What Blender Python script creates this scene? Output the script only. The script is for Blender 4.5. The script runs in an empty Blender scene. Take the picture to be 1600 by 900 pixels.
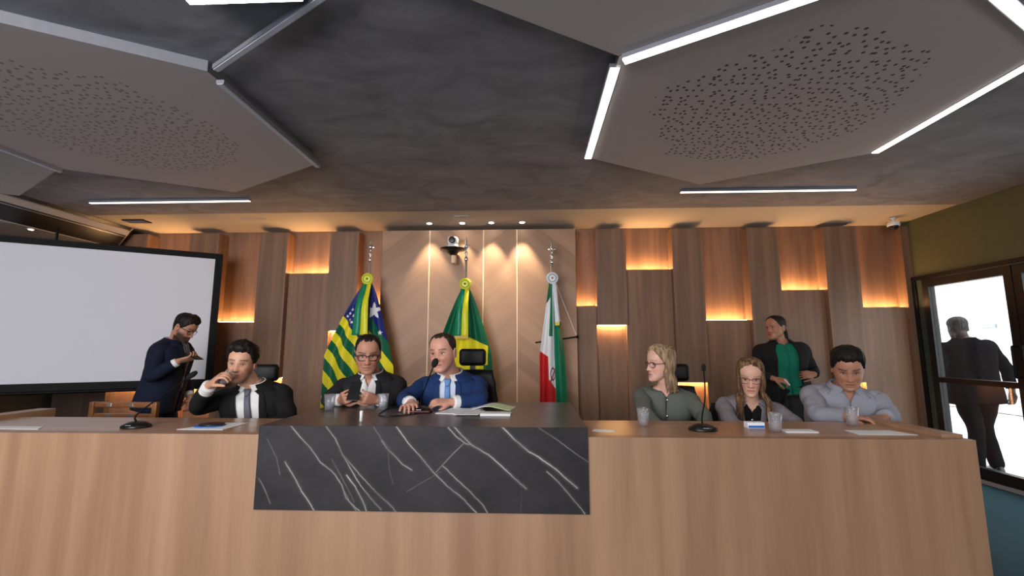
import bpy, bmesh, math, random
import numpy as np
from mathutils import Vector, Matrix, noise
from math import sin, cos, pi, radians as R
random.seed(7)
S = bpy.context.scene
C = S.collection
V = Vector

# ---------------------------------------------------------------- materials
def new_mat(name):
    m = bpy.data.materials.new(name); m.use_nodes = True
    nt = m.node_tree
    b = nt.nodes['Principled BSDF']
    return m, nt, b
def lin(c):
    return tuple(((x/255)/12.92 if x/255 <= .04045 else ((x/255+.055)/1.055)**2.4) for x in c)
def rgb(*c): return lin(c)+(1,)
def plain(name, col, rough=.6, metal=0, spec=.5, emit=None, es=0, noise_amt=.12, nscale=30, bump=0, sheen=0):
    m, nt, b = new_mat(name)
    b.inputs['Roughness'].default_value = rough
    b.inputs['Metallic'].default_value = metal
    b.inputs['Specular IOR Level'].default_value = spec
    if sheen: b.inputs['Sheen Weight'].default_value = sheen
    tc = nt.nodes.new('ShaderNodeTexCoord'); n = nt.nodes.new('ShaderNodeTexNoise')
    n.inputs['Scale'].default_value = nscale; n.inputs['Detail'].default_value = 4
    nt.links.new(tc.outputs['Object'], n.inputs['Vector'])
    mx = nt.nodes.new('ShaderNodeMix'); mx.data_type = 'RGBA'
    nt.links.new(n.outputs['Fac'], mx.inputs['Factor'])
    c = col[:3]
    mx.inputs['A'].default_value = tuple(x*(1-noise_amt) for x in c)+(1,)
    mx.inputs['B'].default_value = tuple(min(1, x*(1+noise_amt)) for x in c)+(1,)
    nt.links.new(mx.outputs['Result'], b.inputs['Base Color'])
    if bump:
        bp = nt.nodes.new('ShaderNodeBump'); bp.inputs['Strength'].default_value = bump; bp.inputs['Distance'].default_value = .002
        nt.links.new(n.outputs['Fac'], bp.inputs['Height']); nt.links.new(bp.outputs['Normal'], b.inputs['Normal'])
    if emit:
        b.inputs['Emission Color'].default_value = emit; b.inputs['Emission Strength'].default_value = es
    return m
def wood(name, dark, light, scale=(9, 9, .55), rough=.45, fine=.35, seed=0):
    m, nt, b = new_mat(name); L = nt.links
    b.inputs['Roughness'].default_value = rough
    tc = nt.nodes.new('ShaderNodeTexCoord'); mp = nt.nodes.new('ShaderNodeMapping')
    mp.inputs['Scale'].default_value = scale; mp.inputs['Location'].default_value = (seed, seed*2.3, seed*.7)
    L.new(tc.outputs['Object'], mp.inputs['Vector'])
    n1 = nt.nodes.new('ShaderNodeTexNoise'); n1.inputs['Scale'].default_value = 1.0; n1.inputs['Detail'].default_value = 3; n1.inputs['Distortion'].default_value = .3
    n2 = nt.nodes.new('ShaderNodeTexNoise'); n2.inputs['Scale'].default_value = 7.0; n2.inputs['Detail'].default_value = 5; n2.inputs['Roughness'].default_value = .7
    L.new(mp.outputs['Vector'], n1.inputs['Vector']); L.new(mp.outputs['Vector'], n2.inputs['Vector'])
    a = nt.nodes.new('ShaderNodeMix'); a.data_type = 'FLOAT'; a.inputs['Factor'].default_value = fine
    L.new(n1.outputs['Fac'], a.inputs['A']); L.new(n2.outputs['Fac'], a.inputs['B'])
    cr = nt.nodes.new('ShaderNodeValToRGB'); cr.color_ramp.elements[0].position = .36; cr.color_ramp.elements[1].position = .64
    cr.color_ramp.elements[0].color = dark; cr.color_ramp.elements[1].color = light
    L.new(a.outputs['Result'], cr.inputs['Fac']); L.new(cr.outputs['Color'], b.inputs['Base Color'])
    bp = nt.nodes.new('ShaderNodeBump'); bp.inputs['Strength'].default_value = .15; bp.inputs['Distance'].default_value = .001
    L.new(n2.outputs['Fac'], bp.inputs['Height']); L.new(bp.outputs['Normal'], b.inputs['Normal'])
    return m
def attr_mat(name, rough=.5, spec=.5, sss=0, sheen=0, bump=0, nscale=400, objscale=None):
    m, nt, b = new_mat(name)
    at = nt.nodes.new('ShaderNodeVertexColor'); at.layer_name = 'Col'
    nt.links.new(at.outputs['Color'], b.inputs['Base Color'])
    b.inputs['Roughness'].default_value = rough; b.inputs['Specular IOR Level'].default_value = spec
    if sss:
        b.inputs['Subsurface Weight'].default_value = sss; b.inputs['Subsurface Radius'].default_value = (.01, .004, .002); b.inputs['Subsurface Scale'].default_value = .6
    if bump:
        tc = nt.nodes.new('ShaderNodeTexCoord'); n = nt.nodes.new('ShaderNodeTexNoise'); n.inputs['Scale'].default_value = nscale
        nt.links.new(tc.outputs['Object'], n.inputs['Vector'])
        bp = nt.nodes.new('ShaderNodeBump'); bp.inputs['Strength'].default_value = bump; bp.inputs['Distance'].default_value = .002
        nt.links.new(n.outputs['Fac'], bp.inputs['Height']); nt.links.new(bp.outputs['Normal'], b.inputs['Normal'])
    return m
def glass(name, col=(1, 1, 1, 1), rough=.02, ior=1.45):
    m, nt, b = new_mat(name)
    b.inputs['Base Color'].default_value = col; b.inputs['Transmission Weight'].default_value = 1
    b.inputs['Roughness'].default_value = rough; b.inputs['IOR'].default_value = ior
    return m
def emis(name, col, s):
    m = bpy.data.materials.new(name); m.use_nodes = True; nt = m.node_tree
    nt.nodes.remove(nt.nodes['Principled BSDF'])
    e = nt.nodes.new('ShaderNodeEmission'); e.inputs['Color'].default_value = col; e.inputs['Strength'].default_value = s
    nt.links.new(e.outputs[0], nt.nodes['Material Output'].inputs[0]); return m

M = {}
M['wall_wood'] = wood('wall wood', rgb(104, 76, 58), rgb(136, 102, 78), (10, 10, .6), .5)
M['wall_wood_b'] = wood('column wood', rgb(100, 74, 57), rgb(128, 97, 75), (12, 12, .5), .5, seed=3)
M['desk_wood'] = wood('desk wood', rgb(144, 109, 84), rgb(165, 130, 102), (8, 8, .4), .42, .22, seed=5)
M['desk_top'] = wood('desk top wood', rgb(150, 110, 84), rgb(176, 136, 106), (.7, 12, 12), .28, seed=8)
M['chair_wood'] = wood('chair wood', rgb(98, 62, 38), rgb(140, 92, 56), (2, 14, 14), .3, seed=2)
M['black_metal'] = plain('black metal', rgb(7, 7, 8), .6, .0, .15)
M['frame_black'] = plain('black door frame', rgb(9, 9, 11), .4, .0, .3)
M['alu'] = plain('aluminium', rgb(158, 160, 170), .35, .5)
M['chan'] = plain('unlit diffuser', rgb(196, 198, 212), .5)
M['silver'] = plain('silver', rgb(215, 215, 215), .2, .9)
M['white_pl'] = plain('white plastic', rgb(225, 225, 225), .4)
M['black_pl'] = plain('black plastic', rgb(16, 16, 17), .35)
M['foam'] = plain('black foam', rgb(12, 12, 12), .95, nscale=300, bump=.8)
M['leather'] = plain('black leather', rgb(9, 9, 10), .5, spec=.3, nscale=120, bump=.4)
M['paper'] = plain('white paper', rgb(228, 230, 234), .7, noise_amt=.02)
M['paper_green'] = plain('pale green paper', rgb(200, 220, 170), .7, noise_amt=.04)
M['paper_blue'] = plain('blue print', rgb(40, 110, 190), .5, noise_amt=.05)

M['strip_on'] = emis('lit strip', (1, .97, .86, 1), 11)
M['strip_cool'] = emis('cool strip', (.82, .88, 1, 1), 26)
M['strip_warm'] = emis('soft strip', (1, .88, .74, 1), 5)
M['led'] = emis('warm led', (1, .56, .22, 1), 230)
M['led_side'] = emis('warm led side', (1, .42, .14, 1), 22)
M['lamp_disc'] = emis('downlight disc', (1, .93, .78, 1), 30)
M['concrete'] = None

def nodes_concrete():
    m, nt, b = new_mat('burnished concrete'); L = nt.links
    tc = nt.nodes.new('ShaderNodeTexCoord'); mp = nt.nodes.new('ShaderNodeMapping'); mp.inputs['Scale'].default_value = (1.0, 1.7, 1)
    L.new(tc.outputs['Object'], mp.inputs['Vector'])
    n = nt.nodes.new('ShaderNodeTexNoise'); n.inputs['Scale'].default_value = 2.4; n.inputs['Detail'].default_value = 9; n.inputs['Roughness'].default_value = .62; n.inputs['Distortion'].default_value = 1.0
    L.new(mp.outputs['Vector'], n.inputs['Vector'])
    cr = nt.nodes.new('ShaderNodeValToRGB'); e = cr.color_ramp.elements
    e[0].position = .3; e[0].color = rgb(112, 110, 118); e[1].position = .72; e[1].color = rgb(154, 151, 160)
    L.new(n.outputs['Fac'], cr.inputs['Fac']); L.new(cr.outputs['Color'], b.inputs['Base Color'])
    b.inputs['Roughness'].default_value = .75
    return m
M['concrete'] = nodes_concrete()
M['plaster'] = plain('warm white plaster', rgb(196, 184, 170), .8, noise_amt=.03, nscale=3)
M['plaster_gr'] = plain('grey white plaster', rgb(176, 170, 168), .8, noise_amt=.03, nscale=3)
M['green_wall'] = plain('olive green wall', rgb(82, 80, 50), .8, noise_amt=.12, nscale=14, bump=.3)
M['dark_green'] = plain('dark green wall', rgb(26, 34, 28), .7, noise_amt=.15, nscale=6)
M['green_jamb'] = plain('green jamb', rgb(38, 52, 42), .7)
M['carpet'] = plain('teal carpet', rgb(16, 66, 80), .95, noise_amt=.25, nscale=160, bump=.6)
M['screen'] = plain('projection screen', rgb(206, 207, 216), .75, noise_amt=.012, nscale=2)
M['outdoor'] = plain('pale outdoor paving', rgb(228, 228, 226), .9, noise_amt=.03, nscale=5)
M['outwall'] = plain('pale outdoor wall', rgb(240, 232, 230), .9, noise_amt=.02, nscale=2)
M['pane'] = None
def pane_mat():
    m = bpy.data.materials.new('door glass'); m.use_nodes = True; nt = m.node_tree
    nt.nodes.remove(nt.nodes['Principled BSDF'])
    t = nt.nodes.new('ShaderNodeBsdfTransparent'); t.inputs[0].default_value = (.93, .95, .95, 1)
    g = nt.nodes.new('ShaderNodeBsdfGlossy'); g.inputs['Roughness'].default_value = .02
    x = nt.nodes.new('ShaderNodeMixShader'); x.inputs[0].default_value = .05; nt.links.new(t.outputs[0], x.inputs[1]); nt.links.new(g.outputs[0], x.inputs[2])
    nt.links.new(x.outputs[0], nt.nodes['Material Output'].inputs[0]); return m
M['pane'] = pane_mat()
def thin_glass(name, tint, ior, rough=.03):
    m = bpy.data.materials.new(name); m.use_nodes = True; nt = m.node_tree
    nt.nodes.remove(nt.nodes['Principled BSDF'])
    t = nt.nodes.new('ShaderNodeBsdfTransparent'); t.inputs[0].default_value = tint
    g = nt.nodes.new('ShaderNodeBsdfGlossy'); g.inputs['Roughness'].default_value = rough
    f = nt.nodes.new('ShaderNodeLayerWeight'); f.inputs[0].default_value = ior
    df = nt.nodes.new('ShaderNodeBsdfDiffuse'); df.inputs[0].default_value = (.85, .84, .92, 1); y = nt.nodes.new('ShaderNodeMixShader'); y.inputs[0].default_value = .09
    x = nt.nodes.new('ShaderNodeMixShader'); nt.links.new(f.outputs['Facing'], x.inputs[0]); nt.links.new(t.outputs[0], x.inputs[1]); nt.links.new(g.outputs[0], x.inputs[2])
    nt.links.new(x.outputs[0], y.inputs[1]); nt.links.new(df.outputs[0], y.inputs[2]); nt.links.new(y.outputs[0], nt.nodes['Material Output'].inputs[0]); return m
M['glass'] = thin_glass('clear glass', (.975, .98, .99, 1), .22)
M['water'] = thin_glass('water', (.93, .94, .97, 1), .10)
def hex_mat(hole=(80, 74, 73)):
    m, nt, b = new_mat('perforated panel'); L = nt.links
    tc = nt.nodes.new('ShaderNodeTexCoord')
    mp = nt.nodes.new('ShaderNodeMapping'); mp.inputs['Scale'].default_value = (1, 1, 0)
    L.new(tc.outputs['Object'], mp.inputs['Vector'])
    vo = nt.nodes.new('ShaderNodeTexVoronoi'); vo.inputs['Scale'].default_value = 22; vo.inputs['Randomness'].default_value = .8; vo.voronoi_dimensions = '2D'
    L.new(mp.outputs['Vector'], vo.inputs['Vector'])
    lt = nt.nodes.new('ShaderNodeMath'); lt.operation = 'LESS_THAN'; lt.inputs[1].default_value = .19
    L.new(vo.outputs['Distance'], lt.inputs[0])
    sp = nt.nodes.new('ShaderNodeSeparateXYZ'); L.new(mp.outputs['Vector'], sp.inputs[0])
    # the perforated field is a wobbly ellipse smaller than the panel
    ln = nt.nodes.new('ShaderNodeVectorMath'); ln.operation = 'LENGTH'; L.new(mp.outputs['Vector'], ln.inputs[0])
    nz = nt.nodes.new('ShaderNodeTexNoise'); nz.inputs['Scale'].default_value = 2.0; L.new(mp.outputs['Vector'], nz.inputs['Vector'])
    ad = nt.nodes.new('ShaderNodeMath'); ad.operation = 'MULTIPLY_ADD'; ad.inputs[1].default_value = .5; L.new(nz.outputs['Fac'], ad.inputs[0]); L.new(ln.outputs['Value'], ad.inputs[2])
    l2 = nt.nodes.new('ShaderNodeMath'); l2.operation = 'LESS_THAN'; l2.inputs[1].default_value = .91; L.new(ad.outputs[0], l2.inputs[0])
    mu = nt.nodes.new('ShaderNodeMath'); mu.operation = 'MULTIPLY'; L.new(lt.outputs[0], mu.inputs[0]); L.new(l2.outputs[0], mu.inputs[1])
    mx = nt.nodes.new('ShaderNodeMix'); mx.data_type = 'RGBA'; L.new(mu.outputs[0], mx.inputs['Factor'])
    mx.inputs['A'].default_value = rgb(188, 176, 176); mx.inputs['B'].default_value = rgb(*hole)
    L.new(mx.outputs['Result'], b.inputs['Base Color']); b.inputs['Roughness'].default_value = .8
    return m
M['hex'] = hex_mat(); M['hex_soft'] = hex_mat((132, 122, 121)); M['panel_edge'] = plain('panel edge', rgb(118, 119, 128), .6)
def chevron_mat(name, sgn):
    m, nt, b = new_mat(name); L = nt.links
    tc = nt.nodes.new('ShaderNodeTexCoord'); mp = nt.nodes.new('ShaderNodeMapping')
    mp.inputs['Rotation'].default_value = (0, R(38*sgn), 0); L.new(tc.outputs['Object'], mp.inputs['Vector'])
    m2 = nt.nodes.new('ShaderNodeMapping'); m2.inputs['Scale'].default_value = (.6, 1, 14); L.new(mp.outputs['Vector'], m2.inputs['Vector'])
    n = nt.nodes.new('ShaderNodeTexNoise'); n.inputs['Scale'].default_value = 1.0; n.inputs['Detail'].default_value = 5; L.new(m2.outputs['Vector'], n.inputs['Vector'])
    sp = nt.nodes.new('ShaderNodeSeparateXYZ'); L.new(mp.outputs['Vector'], sp.inputs[0])
    mm = nt.nodes.new('ShaderNodeMath'); mm.operation = 'MULTIPLY'; mm.inputs[1].default_value = 6.6; L.new(sp.outputs['Z'], mm.inputs[0])
    fl = nt.nodes.new('ShaderNodeMath'); fl.operation = 'FLOOR'; L.new(mm.outputs[0], fl.inputs[0])
    wn = nt.nodes.new('ShaderNodeTexWhiteNoise'); wn.noise_dimensions = '1D'; L.new(fl.outputs[0], wn.inputs['W'])
    a = nt.nodes.new('ShaderNodeMix'); a.data_type = 'FLOAT'; a.inputs['Factor'].default_value = .45
    L.new(n.outputs['Fac'], a.inputs['A']); L.new(wn.outputs['Value'], a.inputs['B'])
    cr = nt.nodes.new('ShaderNodeValToRGB'); e = cr.color_ramp.elements
    e[0].position = .22; e[0].color = rgb(138, 104, 80); e[1].position = .8; e[1].color = rgb(168, 130, 102)
    L.new(a.outputs['Result'], cr.inputs['Fac']); L.new(cr.outputs['Color'], b.inputs['Base Color']); b.inputs['Roughness'].default_value = .5
    return m
M['chev_up'] = chevron_mat('chevron veneer rising', 1); M['chev_dn'] = chevron_mat('chevron veneer falling', -1)
M['seam'] = plain('pale seam', rgb(232, 200, 164), .5)
M['marble'] = attr_mat('dark marble', .5, .25)
M['cloth_flag'] = attr_mat('flag satin', .55, .3, sheen=.2)
def topstone():
    m, nt, b = new_mat('dark stone worktop'); L = nt.links
    tc = nt.nodes.new('ShaderNodeTexCoord'); n = nt.nodes.new('ShaderNodeTexNoise'); n.inputs['Scale'].default_value = 5; n.inputs['Detail'].default_value = 8; n.inputs['Distortion'].default_value = .8
    L.new(tc.outputs['Object'], n.inputs['Vector'])
    cr = nt.nodes.new('ShaderNodeValToRGB'); e = cr.color_ramp.elements
    e[0].position = .3; e[0].color = rgb(52, 50, 52); e[1].position = .75; e[1].color = rgb(78, 74, 75)
    L.new(n.outputs['Fac'], cr.inputs['Fac']); L.new(cr.outputs['Color'], b.inputs['Base Color']); b.inputs['Roughness'].default_value = .3
    return m
M['topstone'] = topstone()
def fabric(name, c, rough=.85, amt=.1): return plain(name, c, rough, spec=.25, noise_amt=amt, nscale=220, bump=.25)

# ---------------------------------------------------------------- mesh helpers
BASE = {}
def obj(name, bm, m, parent=None, smooth=False, solid=0, base=None, recalc=True):
    """link a bmesh (in room coordinates) as one mesh object; parent may be an Empty or another part"""
    if recalc: bmesh.ops.recalc_face_normals(bm, faces=bm.faces)
    me = bpy.data.meshes.new(name)
    if parent is not None: b = BASE[parent.name]
    elif base is not None: b = V(base)
    else:
        xs = [v.co for v in bm.verts]
        b = V(((min(p.x for p in xs)+max(p.x for p in xs))/2, (min(p.y for p in xs)+max(p.y for p in xs))/2, min(p.z for p in xs)))
    bmesh.ops.translate(bm, verts=bm.verts, vec=-b)
    bm.to_mesh(me); bm.free()
    if smooth: me.shade_smooth()
    ms = m if isinstance(m, (list, tuple)) else [m]
    for x in ms: me.materials.append(x)
    o = bpy.data.objects.new(name, me); C.objects.link(o); BASE[o.name] = b
    if parent is not None: o.parent = parent
    else: o.location = b
    if solid:
        s = o.modifiers.new('thickness', 'SOLIDIFY'); s.thickness = solid; s.offset = 0
    return o
def tag(o, label, cat, group=None):
    o['label'] = label; o['category'] = cat
    if group: o['group'] = group
    return o
def thing(name, label, cat, loc, group=None):
    o = bpy.data.objects.new(name, None); C.objects.link(o); o.location = loc; o.empty_display_size = .1
    BASE[o.name] = V(loc); return tag(o, label, cat, group)
def struct(name, bm, m, parent=None, **k):
    o = obj(name, bm, m, parent, **k)
    if parent is None: o['kind'] = 'structure'
    return o
def box(bm, x0, x1, y0, y1, z0, z1, bev=0, mat=0, rot=None, piv=None):
    n = bmesh.new()
    vs = [n.verts.new((x, y, z)) for x in (x0, x1) for y in (y0, y1) for z in (z0, z1)]
    for f in ((0, 1, 3, 2), (4, 6, 7, 5), (0, 4, 5, 1), (2, 3, 7, 6), (0, 2, 6, 4), (1, 5, 7, 3)): n.faces.new([vs[i] for i in f])
    if bev: bmesh.ops.bevel(n, geom=n.edges[:], offset=bev, segments=3, profile=.5, affect='EDGES')
    if rot is not None:
        p = V(piv) if piv is not None else V(((x0+x1)/2, (y0+y1)/2, (z0+z1)/2))
        bmesh.ops.rotate(n, verts=n.verts, cent=p, matrix=rot)
    merge(bm, n, mat)
def merge(bm, n, mat=0):
    mp = {v: bm.verts.new(v.co) for v in n.verts}
    for f in n.faces:
        try: g = bm.faces.new([mp[v] for v in f.verts]); g.material_index = mat; g.smooth = f.smooth
        except ValueError: pass
    n.free()
def loft(bm, rings, closed=True, cap=True):
    vr = [[bm.verts.new(p) for p in r] for r in rings]
    n = len(rings[0])
    for a, b in zip(vr, vr[1:]):
        for j in range(n if closed else n-1):
            k = (j+1) % n
            bm.faces.new((a[j], a[k], b[k], b[j]))
    if cap and closed: bm.faces.new(list(reversed(vr[0]))); bm.faces.new(vr[-1])
    return vr
def spline(pts, sub):
    P = [V(p) for p in pts]; out = []
    for i in range(len(P)-1):
        p0 = P[max(0, i-1)]; p1 = P[i]; p2 = P[i+1]; p3 = P[min(len(P)-1, i+2)]
        for k in range(sub):
            t = k/sub
            out.append(.5*((2*p1)+(-p0+p2)*t+(2*p0-5*p1+4*p2-p3)*t*t+(-p0+3*p1-3*p2+p3)*t**3))
    out.append(P[-1]); return out
def tube(bm, pts, rad, seg=12, sub=6, wr=0, wf=25, sq=1, sqax=None, dome=True):
    if not isinstance(rad, (list, tuple)): rad = [rad]*len(pts)
    c = spline(pts, sub); r = [x[0] for x in spline([(q, 0, 0) for q in rad], sub)]
    T = [(c[min(i+1, len(c)-1)]-c[max(i-1, 0)]).normalized() for i in range(len(c))]
    if dome:
        a = [(c[0]-T[0]*r[0]*f, r[0]*math.sqrt(max(0, 1-f*f))+1e-4, T[0]) for f in (.97, .8, .45)]
        b = [(c[-1]+T[-1]*r[-1]*f, r[-1]*math.sqrt(max(0, 1-f*f))+1e-4, T[-1]) for f in (.45, .8, .97)]
        c = [x[0] for x in a]+c+[x[0] for x in b]; r = [x[1] for x in a]+r+[x[1] for x in b]; T = [x[2] for x in a]+T+[x[2] for x in b]
    up = V(sqax) if sqax is not None else (V((0, 0, 1)) if abs(T[0].z) < .9 else V((1, 0, 0)))
    rings = []
    for p, q, t in zip(c, r, T):
        s = t.cross(up)
        if s.length < 1e-3: s = t.cross(V((.3, 1, .2)))
        s.normalize(); u = s.cross(t).normalized()
        if sqax is None: up = u
        ring = []
        for j in range(seg):
            a = 2*pi*j/seg
            d = s*cos(a)+u*sin(a)*sq
            k = 1+(wr*noise.noise((p+d*q)*wf) if wr else 0)
            ring.append(p+d*q*k)
        rings.append(ring)
    loft(bm, rings); return c
def lathe(bm, prof, cx, cy, z, seg=28, axis=None, M4=None):
    rings = []
    for r, h in prof:
        ring = [V((r*cos(2*pi*j/seg), r*sin(2*pi*j/seg), h)) for j in range(seg)]
        if M4 is not None: ring = [M4 @ p for p in ring]
        rings.append([p+V((cx, cy, z)) for p in ring])
    loft(bm, rings)
def ellipsoid(bm, c, r, mat3=None, seg=16, ring=10):
    n = bmesh.new(); bmesh.ops.create_uvsphere(n, u_segments=seg, v_segments=ring, radius=1)
    for v in n.verts:
        p = V((v.co.x*r[0], v.co.y*r[1], v.co.z*r[2]))
        if mat3 is not None: p = mat3 @ p
        v.co = p+V(c)
    merge(bm, n)
def prism(bm, poly, z0, z1):
    loft(bm, [[V((x, y, z0)) for x, y in poly], [V((x, y, z1)) for x, y in poly]])
def B(): return bmesh.new()
def sst(a, b, x):
    t = min(1, max(0, (x-a)/(b-a))); return t*t*(3-2*t)
def itp(tab, x):
    if x <= tab[0][0]: return tab[0][1:]
    for a, b in zip(tab, tab[1:]):
        if x <= b[0]:
            t = (x-a[0])/(b[0]-a[0]); return tuple(p+(q-p)*t for p, q in zip(a[1:], b[1:]))
    return tab[-1][1:]

# ---------------------------------------------------------------- room shell
RX, LX, BY, FY, CZ = 4.14, -5.5, 5.2, -5.0, 2.60
b = B(); box(b, LX-.1, RX+.1, FY-.1, BY+.1, -.1, 0); struct('floor', b, M['carpet'])
b = B(); box(b, LX-.1, RX+.1, FY-.1, 4.42, CZ, CZ+.1); struct('ceiling', b, M['concrete'])
b = B(); box(b, LX-.1, RX+.1, 4.42, BY+.1, CZ+.006, CZ+.1); struct('trim_1', b, M['plaster'])
b = B(); box(b, LX, RX, BY, BY+.1, 0, CZ+.006); struct('wall_back', b, M['wall_wood'])
b = B(); box(b, LX-.1, RX+.1, FY-.1, FY, 0, CZ); struct('wall_front', b, M['plaster_gr'])
b = B(); box(b, LX-.1, LX, FY, BY+.1, 0, CZ+.006); struct('wall_left', b, M['dark_green'])
# right wall with the door opening (Y 2.2 .. 5.1, up to 1.985)
b = B()
box(b, RX, RX+.1, FY, 1.6, 0, CZ+.006); box(b, RX, RX+.1, 1.6, 5.06, 1.985, CZ+.006); box(b, RX, RX+.1, 5.06, BY+.1, 0, CZ+.006)
struct('wall_right', b, M['green_wall'])

# back wall cladding: wide panels (lower part proud, upper part a lit niche) and columns between them
tn = [2]
def trim(bm, m, **k):
    o = struct('trim_%d' % tn[0], bm, m, **k); tn[0] += 1; return o
wide = [(-4.484, -3.975, 2.05), (-3.623, -3.138, 1.525), (-2.805, -2.305, 2.086), (-1.972, -1.687, 1.725),
        (.5, .728, 1.695), (1.06, 1.572, 2.103), (1.904, 2.395, 1.533), (2.727, 3.216, 1.862), (3.569, 4.06, 1.668)]
for x0, x1, z in wide:
    b = B(); box(b, x0-.0, x1+.0, 5.10, BY, 0, z, bev=.002)
    o = trim(b, M['wall_wood'])
    l = B(); box(l, x0+.01, x1-.01, 5.140, 5.152, z+.0005, z+.003)
    obj('led_strip', l, M['led'], o)
    l = B()
    if x0 > -.5: box(l, x0+.0005, x0+.002, 5.05, 5.062, z+.03, CZ-.07)
    else: box(l, x1-.002, x1-.0005, 5.05, 5.062, z+.03, CZ-.07)
    obj('side_led_strip', l, M['led_side'], o)
cols = [(-4.85, -4.484, .833), (-3.975, -3.623, .788), (-3.138, -2.805, .895), (-2.305, -1.972, 1.42), (.728, 1.06, 1.48),
        (1.572, 1.904, .862), (2.395, 2.727, .66), (3.216, 3.569, .867)]
for x0, x1, z in cols:
    b = B(); box(b, x0, x1, 5.03, BY, z, 2.555, bev=.003)
    o = trim(b, M['wall_wood_b'])
    l = B(); box(l, x0+.01, x1-.01, 5.125, 5.137, z-.003, z-.0005)
    obj('led_strip', l, M['led'], o)
    b = B(); box(b, x0, x1, 5.165, BY, 0, z); trim(b, M['wall_wood'])
    l = B()
    if x0 > .5 and x0 < 1.2: box(l, x0+.01, x0+.02, 5.125, 5.137, z-.003, z-.0005)
    elif x0 > -.5: box(l, x0+.0005, x0+.0015, 5.108, 5.118, .1, z-.01)
    else: box(l, x1-.0015, x1-.0005, 5.108, 5.118, .1, z-.01)
    obj('side_led_strip', l, M['led_side'], o)
# left end panels under the screen and the right end strip
M['dark_wood'] = wood('dark end panel wood', rgb(52, 40, 32), rgb(68, 52, 42), (10, 10, .6), .5)
b = B(); box(b, LX, -5.12, 5.12, BY, 0, 2.5); trim(b, M['dark_wood'])
b = B(); box(b, -5.11, -4.85, 5.10, BY, 0, 2.5); trim(b, M['dark_wood'])
b = B(); box(b, 4.06, RX, 5.05, BY, 0, 2.555); trim(b, M['wall_wood_b'])
# centre chevron section of four boards with pale seams
cx = [-1.687, -1.143, -.532, -.155, .5]
for i in range(4):
    b = B(); box(b, cx[i]+(.008 if i else 0), cx[i+1]-(.008 if i < 3 else 0), 5.0, BY, 0, 2.555, bev=.0015)
    trim(b, M['chev_up'] if i % 2 == 0 else M['chev_dn'])
for i in (1, 2, 3):
    b = B(); box(b, cx[i]-.007, cx[i]+.007, 5.004, BY, 0, 2.555); trim(b, M['seam'])

# left soffit with its sloped diffuser face
b = B()
prof = [(-4.60, CZ), (-4.77, 2.372), (LX, 2.372), (LX, CZ)]
loft(b, [[V((x, y, z)) for x, z in prof] for y in (-1.0, 4.95)])
struct('trim_%d' % tn[0], b, M['plaster_gr']); tn[0] += 1
def sl(t, off):  # point on sloped face, t 0 top..1 bottom
    n = V((.802, 0, -.598)); return V((-4.60-.17*t, 0, CZ-.228*t))+n*off
ac = thing('slot_diffuser', 'long black slot air diffuser with beige blades on the sloped face of the left soffit', 'air vent', (-4.70, 2.0, 2.45))
def slatstrip(t0, t1, off, m, name):
    b = B(); r = []
    for y in (-.9, 4.93):
        p = [sl(t0, .001), sl(t1, .001), sl(t1, off), sl(t0, off)]
        r.append([V((q.x, y, q.z)) for q in p])
    loft(b, r); obj(name, b, m, ac)
slatstrip(.0, .12, .004, M['black_pl'], 'slot'); slatstrip(.38, .975, .006, M['black_pl'], 'slot')  # first strip is the shadow along the concrete, laid in as black
slatstrip(.14, .28, .010, M['plaster_gr'], 'blade'); slatstrip(.42, .445, .010, M['alu'], 'blade')
slatstrip(.985, 1.0, .012, M['plaster'], 'edge_trim')
def downlight(x, y, z, label, m, r=.026, grp=None):
    t = thing('downlight', label, 'ceiling light', (x, y, z), grp)
    b = B(); lathe(b, [(r, -.001), (r+.012, -.001), (r+.012, -.008), (r, -.006)], x, y, z, 24); obj('trim_ring', b, M['white_pl'], t, True)
    b = B(); lathe(b, [(.001, -.009), (r, -.009), (r, -.002), (.001, -.002)], x, y, z, 24); obj('lens', b, m, t)
    return t
downlight(-4.84, 4.10, 2.372, 'small round downlight in the left soffit above the projection screen', M['lamp_disc'], .018)
for i, x in enumerate((-1.124, -.757, -.433, -.093)):
    downlight(x, 4.88, CZ+.006, ('leftmost of the four round downlights over the chevron wall', 'second from left of the four downlights, nearly above the wall camera',
      'third from left of the four downlights over the chevron wall', 'rightmost of the four round downlights over the chevron wall')[i], M['lamp_disc'], grp='downlights over the centre wall')
    l = bpy.data.lights.new('spot', 'SPOT'); l.energy = 75 if i > 1 else 55; l.color = (1, .87, .64); l.spot_size = R(62); l.spot_blend = .6; l.shadow_soft_size = .03
    o = bpy.data.objects.new('downlight_spot', l); C.objects.link(o); o.location = (x, 4.86, CZ-.01); o.rotation_euler = (R(7), 0, 0)

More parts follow.
